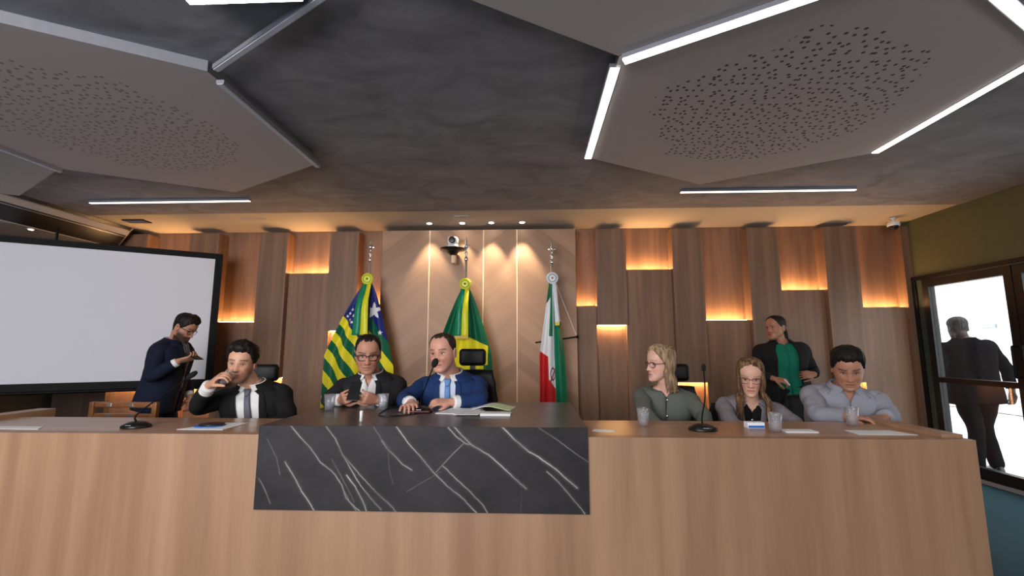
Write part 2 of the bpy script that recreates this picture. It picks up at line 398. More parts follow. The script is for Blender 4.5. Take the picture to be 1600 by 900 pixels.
# hexagonal ceiling panels
HR = 1.118
def hexpoly(cx, cy, r): return [(cx+r*sin(pi/3*k), cy+r*cos(pi/3*k)) for k in range(6)]
for (x, y, lab) in ((1.378, 2.50, 'large pale hexagonal perforated ceiling panel framed by lit strips on the right'),
                    (-2.52, 2.53, 'large pale hexagonal perforated ceiling panel on the left with unlit channels'),
                    (.405, .82, 'pale hexagonal ceiling panel overhead at top centre, left of the long lit strip'),
                    (-4.46, 2.53, 'pale hexagonal ceiling panel at far left beside the soffit')):
    b = B()
    if x < -4:
        P = [(x+HR*sin(pi/3*k)*1.0, y+HR*cos(pi/3*k)) for k in range(3)]+[(x, y-HR), (-4.55, y-HR*.9), (-4.55, y+HR*.9)]
        P = [(-4.55, 1.47), (-4.46, 1.41), (-3.495, 1.97), (-3.495, 3.09), (-4.46, 3.65), (-4.55, 3.60)]
    else: P = hexpoly(x, y, HR)
    prism(b, P, CZ-.055, CZ-.0005)
    for f in b.faces:
        if len(f.verts) == 4 and len(P) == 6 and abs(f.calc_center_median().z-(CZ-.0277)) < .01: f.material_index = 1
    o = obj('hexagonal_ceiling_panel', b, [(M['hex'] if x > 0 else M['hex_soft']) if x > -4 else M['plaster_gr'], M['panel_edge']], base=(x, y, CZ-.055)); tag(o, lab, 'ceiling panel')
def bar(name, p, q, w, z0, z1, m, parent):
    b = B(); p = V(p+(0,)); q = V(q+(0,)); d = (q-p).normalized(); s = V((-d.y, d.x, 0))*w/2
    loft(b, [[V((c.x, c.y, z)) for c in (p-s, q-s, q+s, p+s)] for z in (z0, z1)])
    return obj(name, b, m, parent)
def striplight(p, q, lab, m, zt=CZ, w=.042, lit=True, grp=None):
    t = thing('linear_light', lab, 'ceiling light', ((p[0]+q[0])/2, (p[1]+q[1])/2, zt), grp)
    bar('channel', p, q, w+.012, zt-.022, zt-.0005, M['alu'], t)
    bar('diffuser', p, q, w, zt-.026, zt-.0225, m, t)
HB = CZ-.056
striplight((.405, 2.02), (.405, 3.06), 'lit strip light on the left edge of the right hexagonal panel', M['strip_on'], HB+.02)
striplight((.43, 1.945), (1.37, 1.41), 'long lit strip light running up to the top edge from the right hexagon corner', M['strip_on'], HB)
striplight((2.345, 1.99), (2.345, 3.05), 'lit strip light on the right edge of the right hexagonal panel', M['strip_on'], HB+.02)
striplight((1.41, 1.42), (2.32, 1.94), 'lit strip light at the top right corner of the picture', M['strip_on'], HB)
striplight((1.315, 3.90), (2.802, 3.90), 'warm lit strip light near the back wall on the right', M['strip_warm'], CZ, .026)
striplight((-4.138, 3.97), (-2.599, 3.97), 'warm lit strip light near the back wall on the left', M['strip_warm'], CZ, .026)
striplight((-1.30, 1.515), (-.86, 1.515), 'cool white strip light at the top edge left of centre', M['strip_cool'], CZ-.045, .04)
b = B(); box(b, -1.3, -.86, 1.512, 1.518, CZ-.045, CZ-.0005); obj('fixing', b, M['alu'], bpy.data.objects['linear_light.006'])
striplight((-1.535, 2.04), (-1.535, 3.09), 'unlit aluminium strip channel on the right edge of the left hexagon', M['chan'], HB, .028)
striplight((-1.52, 1.985), (-.6, 1.44), 'unlit aluminium strip channel running to the top edge from the left hexagon corner', M['chan'], CZ-.02, .022)
striplight((-3.495, 2.35), (-3.495, 3.10), 'unlit aluminium strip channel at far left between two hexagonal panels', M['chan'], HB, .02)
vt = thing('ceiling_vent', 'small dark square vent in the ceiling by the left column', 'air vent', (-4.30, 4.66, CZ+.006))
b = B(); box(b, -4.42, -4.18, 4.60, 4.72, CZ-.004, CZ+.0055); obj('frame', b, M['black_metal'], vt)
for k in range(4):
    b = B(); box(b, -4.41, -4.19, 4.612+.027*k, 4.62+.027*k, CZ-.009, CZ-.0045); obj('slat', b, M['alu'], vt)
fl = B(); box(fl, -3.1, -2.85, 4.60, 4.66, CZ+.002, CZ+.0055); tag(obj('access_panel', fl, M['plaster_gr']), 'small flat rectangular hatch in the ceiling above the left niche', 'hatch')

# ---------------------------------------------------------------- glass doors and outdoors
d = B(); X0, X1 = RX-.03, RX+.05
box(d, X0, X1, 5.00, 5.06, 0, 1.985); box(d, X0, X1, 1.6, 5.0, 1.94, 1.985)
fr = struct('door_1', d, M['frame_black'])
g = B(); box(g, X0+.012, X1, 4.93, 5.0, 0, 1.94); obj('green_jamb', g, M['green_jamb'], fr)
def leaf(n, y0, y1, hand):
    d = B()
    box(d, X0-.005, X1-.02, y1-.07, y1, .04, 1.935); box(d, X0-.005, X1-.02, y0, y0+.07, .04, 1.935)
    box(d, X0-.005, X1-.02, y0+.07, y1-.07, .04, .14); box(d, X0-.005, X1-.02, y0+.07, y1-.07, 1.855, 1.935); box(d, X0-.005, X1-.02, y0+.07, y1-.07, .885, .935)
    o = struct('door_%d' % n, d, M['frame_black'])
    p = B(); box(p, X0+.018, X0+.024, y0+.07, y1-.07, .14, 1.855); obj('pane', p, M['pane'], o)
    h = B(); yy = y0+.035 if hand else y1-.035
    tube(h, [(X0-.004, yy, .98), (X0-.045, yy, .98), (X0-.05, yy, 1.02), (X0-.05, yy, 1.2), (X0-.045, yy, 1.24), (X0-.004, yy, 1.24)], .009, 8, 3)
    obj('handle', h, M['black_metal'], o, True)
leaf(2, 4.02, 4.915, True); leaf(3, 3.11, 4.01, False)
leaf(4, 2.2, 3.10, True)
d = B(); box(d, X0, X1+.03, 1.6, 5.0, 0.001, .035); struct('trim_%d' % tn[0], d, M['alu']); tn[0] += 1
d = B(); box(d, X0, X1-.02, 1.6, 2.19, 0.036, 1.935); struct('trim_%d' % tn[0], d, M['frame_black']); tn[0] += 1
b = B(); box(b, RX+.11, 16, -8, 18, -.12, -.02); struct('ground', b, M['outdoor'])
b = B(); box(b, 9.0, 9.2, 2, 20, 0, 4.6); o = struct('wall_outside', b, M['outwall'])
b = B(); box(b, 8.2, 9.0, 2, 20, 2.9, 3.05); struct('trim_%d' % tn[0], b, M['outwall']); tn[0] += 1
b = B(); box(b, 4.42, 4.50, 5.22, 5.32, -.02, 2.6); tag(obj('outdoor_post', b, M['alu']), 'slim grey post just outside the glass door beside the walking man', 'post')
b = B(); box(b, 8.96, 9.0, 9.2, 9.5, 1.62, 1.70, .01); tag(obj('wall_lamp', b, M['alu']), 'tiny grey fitting on the bright outdoor wall above the walking man', 'lamp')

# ---------------------------------------------------------------- projection screen
sr = thing('projection_screen', 'white projection screen with black border hung at an angle in the left corner', 'screen', (-4.4, 4.23, .9))
A0 = V((-3.48, 4.80, 0)); dv = V((-1.42, -.88, 0)).normalized(); nv = V((dv.y, -dv.x, 0)); nv = nv if nv.dot(V((1, -1, 0))) > 0 else -nv
def sbox(bm, s0, s1, z0, z1, d0, d1):
    r = []
    for s in (s0, s1):
        p = A0+dv*s; r.append([p+nv*d+V((0, 0, z)) for d, z in ((d0, z0), (d1, z0), (d1, z1), (d0, z1))])
    loft(bm, r)
b = B(); sbox(b, 0, 2.10, .90, 2.20, 0, .006); obj('fabric', b, M['screen'], sr)
b = B(); sbox(b, -.07, 2.10, .83, .90, -.004, .010); sbox(b, -.07, 2.10, 2.20, 2.262, -.004, .010); sbox(b, -.07, 0, .90, 2.20, -.004, .010); obj('border', b, M['black_metal'], sr)
b = B(); p0 = A0+dv*-.07+V((0, 0, .815)); p1 = A0+dv*2.1+V((0, 0, .815)); tube(b, [p0, p1], .018, 10, 2); obj('bottom_bar', b, M['black_metal'], sr, True)
for s in (1.30,):
    q = A0+dv*s; b = B(); tube(b, [q+V((0, 0, 2.25)), q+V((0, 0, 2.385))], .011, 8, 1); obj('hanger_rod', b, M['black_metal'], sr, True)

# ---------------------------------------------------------------- desk
dk = thing('dais_desk', 'long light wood dais desk with side wings, carrying the dark stone block', 'desk', (-.62, 2.55, 0))
b = B(); box(b, -3.36, 2.055, 2.27, 2.33, 0.001, .80, bev=.0015); obj('front_panel', b, M['desk_wood'], dk)
b = B(); box(b, -3.202, -1.345, 2.332, 2.81, .765, .797, bev=.002); obj('worktop', b, M['desk_top'], dk)
b = B(); box(b, .271, 1.955, 2.332, 2.81, .765, .797, bev=.002); obj('worktop', b, M['desk_top'], dk)
b = B(); box(b, 1.957, 2.055, 2.332, 2.95, 0.001, .815, bev=.002); obj('side_wing', b, M['desk_wood'], dk)
b = B(); box(b, -3.32, -3.205, 2.335, 3.02, 0.001, .822, bev=.002); obj('side_wing', b, M['desk_wood'], dk)
for x0, x1 in ((-1.335, -1.30), (.225, .26)):
    b = B(); box(b, x0, x1, 2.34, 3.28, 0.001, .79); obj('support_panel', b, M['desk_wood'], dk)

st = thing('stone_block_top', 'dark marble worktop and veined front slab in the centre of the dais desk', 'counter', (-.54, 2.7, .45))
b = B(); box(b, -1.343, .269, 2.262, 3.30, .80, .845, bev=.002); obj('worktop', b, M['topstone'], st)
# front slab: veins painted on as part of the marble itself
NX, NZ = 900, 220
SX0, SX1, SZ0, SZ1 = -1.342, .268, .452, .8445
def pxs(u, v):  # u 0..1480, v 0..385 measured along the slab
    return SX0+(SX1-SX0)*u/1470, SZ1-(SZ1-SZ0)*v/378
veins = [([(145, 0), (190, 50), (240, 100), (290, 165), (345, 205), (390, 265), (410, 320), (460, 368), (475, 378)], 1.0, .75), ([(130, 165), (165, 215), (210, 290), (250, 345), (272, 378)], 1.3, .8),
 ([(305, 0), (350, 55), (385, 125), (425, 190), (470, 260), (520, 320), (570, 370)], 1.0, .7), ([(385, 125), (420, 165), (480, 230), (540, 290), (600, 340), (635, 378)], 1.2, .5), ([(410, 220), (450, 270), (490, 340), (505, 378)], 1.2, .8),
 ([(560, 65), (590, 105), (635, 145), (660, 170), (700, 195)], 1.2, .65), ([(520, 0), (560, 60), (600, 100)], .8, .3), ([(625, 0), (680, 75), (740, 140), (800, 210), (860, 265), (930, 320), (985, 378)], 1.1, .8),
 ([(855, 0), (890, 40), (935, 75), (960, 80)], 1.1, .8), ([(885, 0), (925, 45), (960, 80), (1040, 125), (1110, 190), (1160, 235), (1200, 270)], 1.3, .95), ([(930, 70), (880, 120), (835, 170), (805, 205)], .8, .5), ([(835, 175), (900, 235), (960, 290), (1010, 340), (1035, 378)], 1.0, .75),
 ([(1095, 0), (1150, 55), (1210, 105), (1260, 135), (1330, 185), (1380, 230), (1420, 265)], 1.4, .95), ([(1255, 0), (1330, 50), (1410, 110), (1470, 150)], .8, .4), ([(1290, 195), (1340, 240), (1390, 300), (1450, 375)], 1.2, .6),
 ([(15, 240), (45, 290), (75, 350)], 1.0, .35), ([(40, 60), (90, 150), (110, 220)], .8, .25), ([(590, 110), (600, 200), (620, 260)], .6, .22), ([(680, 290), (760, 240), (830, 200)], .6, .25), ([(400, 290), (430, 340), (460, 378)], 1, .5), ([(340, 150), (400, 250), (450, 340)], .7, .3), ([(1180, 260), (1175, 378)], .5, .15)]
xs = np.linspace(SX0, SX1, NX); zs = np.linspace(SZ0, SZ1, NZ)
GX, GZ = np.meshgrid(xs, zs)
wob = np.array([[noise.noise(V((x*12, z*12, 3)))*.002+noise.noise(V((x*50, z*50, 9)))*.0012 for x in xs] for z in zs])
cl = np.array([[noise.fractal(V((x*3, z*5, 1)), .7, 2, 5) for x in xs] for z in zs])
br = np.array([[.62+.75*noise.noise(V((x*9, z*9, 20))) for x in xs] for z in zs])
I = np.zeros_like(GX)
for pl, w, s in veins:
    P = [pxs(*p) for p in pl]; dm = np.full_like(GX, 9.)
    for (ax, az), (bx, bz) in zip(P, P[1:]):
        vx, vz = bx-ax, bz-az; L2 = vx*vx+vz*vz+1e-12
        t = np.clip(((GX+wob-ax)*vx+(GZ+wob-az)*vz)/L2, 0, 1)
        dm = np.minimum(dm, np.hypot(GX+wob-ax-t*vx, GZ+wob-az-t*vz))
    I = np.maximum(I, s*np.clip(br, .3, 1)*np.exp(-(dm/(.00135*w))**2)+.10*s*np.exp(-(dm/(.006*w))**2))
base = np.array(lin((40, 38, 40))); vc = np.array(lin((205, 200, 195)))
colr = base[None, None]*(1+.45*np.clip(cl, -1, 1))[..., None]
colr = colr*(1-I[..., None])+vc*I[..., None]
me = bpy.data.meshes.new('front_slab'); vv = []; ff = []
sb = V(st.location)
YF = 2.2598
for k in range(NZ):
    for i in range(NX): vv.append((xs[i]-sb.x, YF-sb.y, zs[k]-sb.z))
for k in range(NZ-1):
    for i in range(NX-1): a = k*NX+i; ff.append((a, a+1, a+NX+1, a+NX))
n0 = len(vv)   # back and edges of the slab
rim = [(SX0, SZ0), (SX1, SZ0), (SX1, SZ1), (SX0, SZ1)]
for x, z in rim: vv.append((x-sb.x, YF-sb.y, z-sb.z))
for x, z in rim: vv.append((x-sb.x, 2.2685-sb.y, z-sb.z))
ff += [(n0+4, n0+7, n0+6, n0+5)]+[(n0+i, n0+4+i, n0+4+(i+1) % 4, n0+(i+1) % 4) for i in range(4)]
me.from_pydata(vv, [], ff); me.materials.append(M['marble'])
ca = me.color_attributes.new('Col', 'FLOAT_COLOR', 'POINT')
arr = np.ones((len(vv), 4)); arr[:NX*NZ, :3] = colr.reshape(-1, 3); arr[NX*NZ:, :3] = base
ca.data.foreach_set('color', arr.ravel().astype(np.float32))
o = bpy.data.objects.new('front_slab', me); C.objects.link(o); o.parent = st; BASE[o.name] = sb
# slab body behind the face gives it its thickness
b = B(); box(b, -1.345, .271, 2.235, 2.2590, .452, .846)
b.free()

# ---------------------------------------------------------------- people
HT = [(0, .010, -.074, -.052), (.004, .024, -.083, -.035), (.012, .036, -.088, -.015), (.025, .046, -.089, .010), (.04, .054, -.087, .035), (.06, .061, -.085, .058), (.08, .066, -.085, .072),
      (.10, .069, -.085, .082), (.12, .071, -.084, .090), (.14, .073, -.086, .096), (.16, .0745, -.087, .099), (.18, .073, -.083, .097), (.20, .066, -.072, .087), (.215, .055, -.057, .072),
      (.226, .040, -.040, .053), (.232, .025, -.024, .036), (.235, .008, -.006, .016)]
NE = 2.25
def gs(x, s): return math.exp(-(x/s)**2)
def dy(x, z):
    ax = abs(x); d = 0
    t = min(1, max(0, (.130-z)/.052))
    pr = (.004+.021*t**1.25)*sst(.066, .079, z)*(1-sst(.126, .145, z))
    d += pr*gs(x, .0075+.006*t)
    d += .007*gs(ax-.013, .006)*gs(z-.080, .007)
    d -= .010*gs(ax-.031, .015)*gs(z-.117, .012)
    d += .0045*gs(ax-.028, .02)*gs(z-.138, .008)
    d += .0055*gs(x, .022)*gs(z-.055, .006)+.006*gs(x, .019)*gs(z-.041, .0065)-.003*gs(x, .026)*gs(z-.048, .003)
    d -= .003*gs(x, .02)*gs(z-.030, .006)
    d += .005*gs(x, .02)*gs(z-.013, .012)
    d += .004*gs(ax-.045, .014)*gs(z-.088, .016)
    d -= .003*gs(ax-.045, .012)*gs(z-.052, .014)
    return d
def head_front(x, z):
    W, yf, yb = itp(HT, z); yc = (yf+yb)/2; D = yc-yf
    return yc-D*max(0, 1-abs(x/W)**NE)**(1/NE)-dy(x, z)
def head_pt(a, z, off=0, fat=1):
    W, yf, yb = itp(HT, z); yc = (yf+yb)/2; D = (yb-yf)/2; W *= 1+(fat-1)*(1-sst(.1, .16, z))
    s, c = sin(a), cos(a)
    x = W*math.copysign(abs(s)**(2/NE), s); y = yc-D*math.copysign(abs(c)**(2/NE), c)
    if c > 0: y -= dy(x, z)*sst(0, .4, c)
    p = V((x, y, z-.118))
    if off:
        n = (p-V((0, .008, .012))); p = p+n.normalized()*off
    return p
def zrings(n=58):
    out = []
    for i in range(n):
        t = i/(n-1); out.append(.235*(.5-.5*cos(pi*t)) if False else .235*(t*.9+.1*(.5-.5*cos(pi*t))))
    out[0] = 0; out[-1] = .235; return out
TT = [(-.25, .178, .13, .125), (0, .174, .125, .12), (.2, .165, .125, .11), (.45, .165, .12, .11), (.66, .178, .12, .115), (.78, .187, .112, .112), (.86, .188, .100, .105), (.915, .170, .088, .095), (.955, .130, .078, .085), (.985, .092, .068, .075), (1.01, .070, .062, .066), (1.06, .062, .060, .062)]
TTF = [(-.25, .180, .13, .13), (0, .172, .12, .12), (.2, .145, .115, .10), (.42, .138, .108, .10), (.60, .150, .130, .105), (.70, .158, .135, .105), (.78, .164, .115, .105), (.86, .166, .095, .10), (.915, .150, .08, .09), (.955, .112, .07, .078), (.985, .078, .060, .066), (1.01, .060, .055, .058), (1.06, .052, .052, .054)]
SKIN = attr_mat('skin', .48, .4, sss=.12)

class Person:
    def __init__(s, label, base, pelvis, neck, yaw, head, hyaw, hpitch=0, hroll=0, hs=1.0, ws=1.0, ds=1.0, fem=False, skin=(196, 146, 120), lip=(160, 92, 80), fat=1.0, brow=(40, 28, 22), beard=None):
        s.t = thing('person', label, 'person', base)
        s.pel, s.nk = V(pelvis), V(neck); s.up = (s.nk-s.pel).normalized(); s.L = (s.nk-s.pel).length
        f = V((sin(R(yaw)), -cos(R(yaw)), 0)); s.fw = (f-s.up*f.dot(s.up)).normalized(); s.sd = s.up.cross(s.fw)
        s.tab = TTF if fem else TT; s.ws, s.ds = ws, ds; s.fem = fem
        s.HM = Matrix.Translation(V(head)) @ Matrix.Rotation(R(hyaw), 4, 'Z') @ Matrix.Rotation(R(hpitch), 4, 'X') @ Matrix.Rotation(R(hroll), 4, 'Y') @ Matrix.Scale(hs, 4)
        s.skin, s.lip, s.fat, s.brow, s.beard, s.hs = skin, lip, fat, brow, beard, hs
        s.bm = B(); s.arms = {}
    def dims(s, f):
        W, a, c = itp(s.tab, f); return W*s.ws, a*s.ds, c*s.ds
    def u_of(s, x, f, off=0):
        W, a, c = s.dims(f); return math.asin(min(.999, abs(x)/(W+off))**(2.4/2))*(1 if x >= 0 else -1)
    def tp(s, u, f, off=0, wr=0):
        W, a, c = s.dims(f); W += off; D = (a if cos(u) > 0 else c)+off
        c0 = s.pel+s.up*s.L*f
        x = W*math.copysign(abs(sin(u))**(2/2.4), sin(u)); y = D*math.copysign(abs(cos(u))**(2/2.4), cos(u))
        p = c0+s.sd*x+s.fw*y
        if wr: p += (s.sd*x+s.fw*y).normalized()*wr*noise.noise(V((p.x*9, p.y*9, p.z*16)))
        return p
    def tx(s, x, f, off=0, wr=0): return s.tp(s.u_of(x, f, off), f, off, wr)
    def shoulder(s, k): return s.pel+s.up*s.L*.86+s.sd*(.150*k*s.ws if not s.fem else .132*k*s.ws)
    def body(s):
        bm = s.bm
        z = zrings(); rings = [[s.HM @ head_pt(2*pi*j/76, q, 0, s.fat) for j in range(76)] for q in z]; loft(bm, rings)
        for k in (-1, 1):   # ears
            m3 = (Matrix.Rotation(R(18*k), 3, 'Z') @ Matrix.Rotation(R(-8), 3, 'X'))
            n = B(); ellipsoid(n, (.0725*k, .014, -.010), (.0065, .019, .031), m3)
            pts = [(.0765*k+.004*k*abs(sin(a)), .016-.017*cos(a)*-1, -.008+.028*sin(a)) for a in [R(q) for q in range(-80, 181, 26)]]
            tube(n, pts, .0042, 8, 2)
            for v in n.verts: v.co = s.HM @ v.co
            merge(bm, n)
        hb = s.HM @ V((0, .022, -.055)); nr = (.050 if s.fem else .058)
        tube(bm, [hb, hb.lerp(s.nk, .5)+s.fw*.004, s.nk-s.up*.03], [nr*s.hs, nr*s.hs*.98, nr*1.15], 20, 6)
        th = [s.HM @ V((0, -.02, -.065)), s.HM @ V((0, .0, -.09))]; tube(bm, [th[0], th[1], s.nk+s.fw*.02], [.035, .036, .035], 14, 4)
        rings = [[s.tp(2*pi*j/48, f, -.012) for j in range(48)] for f in [-.1+.04*i for i in range(30)]]; loft(bm, rings)
    def arm(s, k, elbow, wrist, hd, pn, curl=(25, 35, 20), spread=1, thumb=30, skinr=1.0, fcurl=None):
        sh = s.shoulder(k); e, w = V(elbow), V(wrist); s.arms[k] = (sh, e, w)
        r = .88 if s.fem else 1
        tube(s.bm, [sh, sh.lerp(e, .5), e, e.lerp(w, .4), w], [.045*r, .042*r, .037*r, .036*r, .026*r], 14, 5)
        s.hand(w, V(hd).normalized(), V(pn).normalized(), k, curl, spread, thumb, (.9 if s.fem else 1.0)*skinr, fcurl)
    def hand(s, w, d, n, k, curl, spread, thumb, sc, fcurl):
        n = (n-d*n.dot(d)).normalized(); lat = d.cross(n)*k   # lat points to the thumb side
        bm = s.bm; P = lambda a, l, h: w+d*a*sc+lat*l*sc+n*h*sc
        rings = []
        for a, hw, ht in ((-.015, .026, .019), (.01, .030, .018), (.04, .039, .016), (.07, .043, .014), (.088, .041, .012), (.096, .036, .008)):
            rings.append([P(a, hw*math.copysign(abs(cos(q))**.8, cos(q)), ht*math.copysign(abs(sin(q))**.8, sin(q))) for q in [2*pi*j/18 for j in range(18)]])
        loft(bm, rings)
        ellipsoid(bm, P(.035, .022, .010), (.024*sc, .02*sc, .016*sc))
        for i, (l, ln, r) in enumerate(((.033, .072, .0086), (.011, .080, .0088), (-.011, .075, .0084), (-.032, .058, .0074))):
            p = P(.086, l, 0); fan = l*spread*2.2; dd = (d+lat*fan).normalized(); pts = [p]; a = 0
            cc = fcurl[i] if fcurl else curl
            for seg, c in zip((.44, .31, .25), cc):
                a += R(c); pts.append(pts[-1]+(dd*cos(a)+n*sin(a))*ln*seg*sc)
            tube(bm, pts, [r*sc*1.05, r*sc, r*sc*.93, r*sc*.78], 10, 3)
        p = P(.022, .026, .008); a = R(thumb)
        t1 = (d*cos(R(42))+lat*sin(R(42))*1.0+n*.35*sin(a)).normalized(); p1 = p+t1*.040*sc; t2 = (d*cos(R(18))+lat*sin(R(18))*.7+n*sin(a)).normalized(); p2 = p1+t2*.032*sc; p3 = p2+(t2+n*.25).normalized()*.024*sc
        tube(bm, [p, p1, p2, p3], [.0135*sc, .0115*sc, .0100*sc, .0078*sc], 12, 3)
    def finish_body(s):
        bmesh.ops.recalc_face_normals(s.bm, faces=s.bm.faces)
        me = bpy.data.meshes.new('tmp'); s.bm.to_mesh(me); s.bm.free()
        o = bpy.data.objects.new('tmp', me); C.objects.link(o)
        r = o.modifiers.new('r', 'REMESH'); r.mode = 'VOXEL'; r.voxel_size = .0038; r.use_smooth_shade = True
        q = o.modifiers.new('s', 'SMOOTH'); q.factor = .5; q.iterations = 2
        dg = bpy.context.evaluated_depsgraph_get(); nm = bpy.data.meshes.new_from_object(o.evaluated_get(dg)); bpy.data.objects.remove(o)
        co = np.empty(len(nm.vertices)*3, np.float32); nm.vertices.foreach_get('co', co); co = co.reshape(-1, 3)
        Hi = np.array(s.HM.inverted()); l = co @ Hi[:3, :3].T+Hi[:3, 3]; x, y, z = l[:, 0], l[:, 1], l[:, 2]+.118
        n = len(co); col = np.tile(np.array(lin(s.skin)), (n, 1)); ax = np.abs(x)
        inh = (np.abs(x) < .1) & (np.abs(y) < .13) & (z > -.02) & (z < .25)
        fr = (inh & (y < -.035)).astype(float)
        G = lambda v, q: np.exp(-(v/q)**2)
        def mixc(m, c):
            nonlocal col; m = np.clip(m, 0, 1)[:, None]; col = col*(1-m)+np.array(lin(c))*m
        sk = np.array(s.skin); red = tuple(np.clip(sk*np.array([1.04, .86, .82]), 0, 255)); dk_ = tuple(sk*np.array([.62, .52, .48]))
        mixc(fr*.55*G(ax-.045, .018)*G(z-.083, .018), red); mixc(fr*.5*G(x, .014)*G(z-.083, .012), red)
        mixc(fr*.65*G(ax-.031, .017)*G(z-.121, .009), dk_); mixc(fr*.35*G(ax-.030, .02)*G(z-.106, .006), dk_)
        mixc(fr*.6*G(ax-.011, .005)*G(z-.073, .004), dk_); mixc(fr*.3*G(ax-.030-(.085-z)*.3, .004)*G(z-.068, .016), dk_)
        if s.beard:
            c, a = s.beard; m = np.clip((.072-z)/.010, 0, 1)*inh*(y < .02)*(z > -.01); side = inh*np.clip((ax-.042)/.014, 0, 1)*np.clip((.100-z)/.03, 0, 1)*np.clip((.012-y)/.02, 0, 1)*(z > -.01)
            mixc(np.maximum(m*fr, np.maximum(side, m*inh*(z < .04)))*a, c)
        lm = np.exp(-((x/.024)**4))*G(z-(.050-18*np.maximum(0, ax-.010)**2), .0085)
        mixc(fr*.9*lm, s.lip); mixc(fr*.85*(ax < .024)*G(z-.0485, .0018), dk_)
        bz = .1425+.05*(.03-np.abs(ax-.036))-.0
        mixc(fr*(.7 if s.fem else .92)*(ax > .012)*(ax < .055)*G(z-bz, .0026 if s.fem else .0042), s.brow)
        c4 = np.ones((n, 4)); c4[:, :3] = col
        ca = nm.color_attributes.new('Col', 'FLOAT_COLOR', 'POINT'); ca.data.foreach_set('color', c4.ravel().astype(np.float32))
        nm.transform(Matrix.Translation(-BASE[s.t.name])); nm.shade_smooth(); nm.materials.clear(); nm.materials.append(SKIN)
        o = bpy.data.objects.new('body', nm); C.objects.link(o); o.parent = s.t; BASE[o.name] = BASE[s.t.name]; s.b = o
    def eyes(s, down=0, look=0):
        for k in (-1, 1):
            x = .031*k; y = head_front(x, .117)
            b = B(); n = B(); ellipsoid(n, (x, y+.0012, -.001), (.0135, .0045, .0062-.002*down), seg=16, ring=10)
            for v in n.verts: v.co = s.HM @ v.co
            merge(b, n); e = obj('eye', b, M['eye_w'], s.t, True)
            b = B(); ellipsoid(b, (x+look*.004, y-.0022, -.001-.0015*down), (.0060, .0022, .0056-.0018*down), seg=14, ring=8)
            for v in b.verts: v.co = s.HM @ v.co
            obj('iris', b, M['iris'], e, True)
            b = B(); tube(b, [(x-.0135, y+.001, -.001), (x-.006, y-.0035, .0045-.002*down), (x+.006, y-.0035, .0045-.002*down), (x+.0135, y+.001, -.001)], .0017, 6, 4)
            for v in b.verts: v.co = s.HM @ v.co
            obj('eyelash', b, M['iris'], e, True)
    def glasses(s, m, w=.0265, h=.019, r=.0017, dz=0, square=3.0):
        b = B(); yy = head_front(.03, .117)-.019
        for k in (-1, 1):
            pts = []
            for j in range(25):
                a = 2*pi*j/24; c, q = cos(a), sin(a)
                pts.append((k*.0325+w*math.copysign(abs(c)**(2/square), c), yy+.010*(abs(k*.0325+w*c)/.06)**2, -.004+dz+h*math.copysign(abs(q)**(2/square), q)))
            tube(b, pts, r, 6, 1, dome=False)
            tube(b, [(k*(.0325+w), yy+.006, .003+dz), (k*.073, yy+.02, .005+dz), (k*.079, .005, .006+dz), (k*.077, .02, -.004)], r, 6, 3)
        tube(b, [(-.007, yy, .003+dz), (0, yy-.003, .006+dz), (.007, yy, .003+dz)], r, 6, 3)
        for v in b.verts: v.co = s.HM @ v.co
        g = obj('glasses', b, m, s.t, True)
    def hair(s, line, thick, m, top=0, wave=.003, wfreq=(60, 60, 14), name='hair', fringe=0, pony=None, part=None):
        """cap over the skull: line = [(angle deg, hairline z)], thick = thickness at (side, top)"""
        nz, na = 54, 96; rings = []
        for i in range(nz):
            z = .03+(.235-.03)*i/(nz-1); ring = []
            for j in range(na):
                a = 2*pi*j/na; aa = math.degrees(min(a, 2*pi-a)); hl = itp(line, aa)[0]
                hl += .007*noise.noise(V((a*6, 0, 0)))
                m_ = sst(-.004, .016, z-hl)
                th = thick[0]+(thick[1]-thick[0])*sst(.13, .22, z)+top*sst(.18, .235, z)*sst(-.2, .6, cos(a))
                q = head_pt(a, z, 0)
                nn = (wave*noise.noise(V((q.x*wfreq[0], q.y*wfreq[1], q.z*wfreq[2])))+wave*.5*noise.noise(V((q.x*150, q.y*150, q.z*40)))) if wave else 0
                ring.append(s.HM @ head_pt(a, z, -.010+(th+.010+nn*m_*m_)*m_))
            rings.append(ring)
        b = B(); vr = loft(b, rings)
        return obj(name, b, m, s.t, True)
    def locks(s, defs, m, name='hair_locks'):
        b = B()
        for pts, r in defs:
            tube(b, pts, r, 8, 5, sq=.5)
        return obj(name, b, m, s.t, True)
    # ---- clothes
    def torso_cloth(s, name, m, off, f0, f1, op=None, n=64, rows=34, wr=.004, sleeves=None, sr=(.060, .057, .053, .047), solid=.004, fin=None, cuff=.85, part=None, collarfade=True):
        b = B(); rings = []
        for i in range(rows+1):
            f = f0+(f1-f0)*i/rows; a = op(f) if op else 0
            o_ = off*(1-.55*sst(.93, 1.03, f)) if collarfade else off
            a = min(a, (.66-.20*sst(.86, .96, f))*s.dims(f)[0])
            u0 = s.u_of(max(0, a), f, o_) if a > 0 else 0
            if a <= 0 and op: u0 = 0
            if op: rings.append([s.tp(u0+(2*pi-2*u0)*j/n, f, o_, wr) for j in range(n+1)])
            else: rings.append([s.tp(2*pi*j/n, f, o_, wr) for j in range(n)])
        loft(b, rings, closed=not op, cap=False)
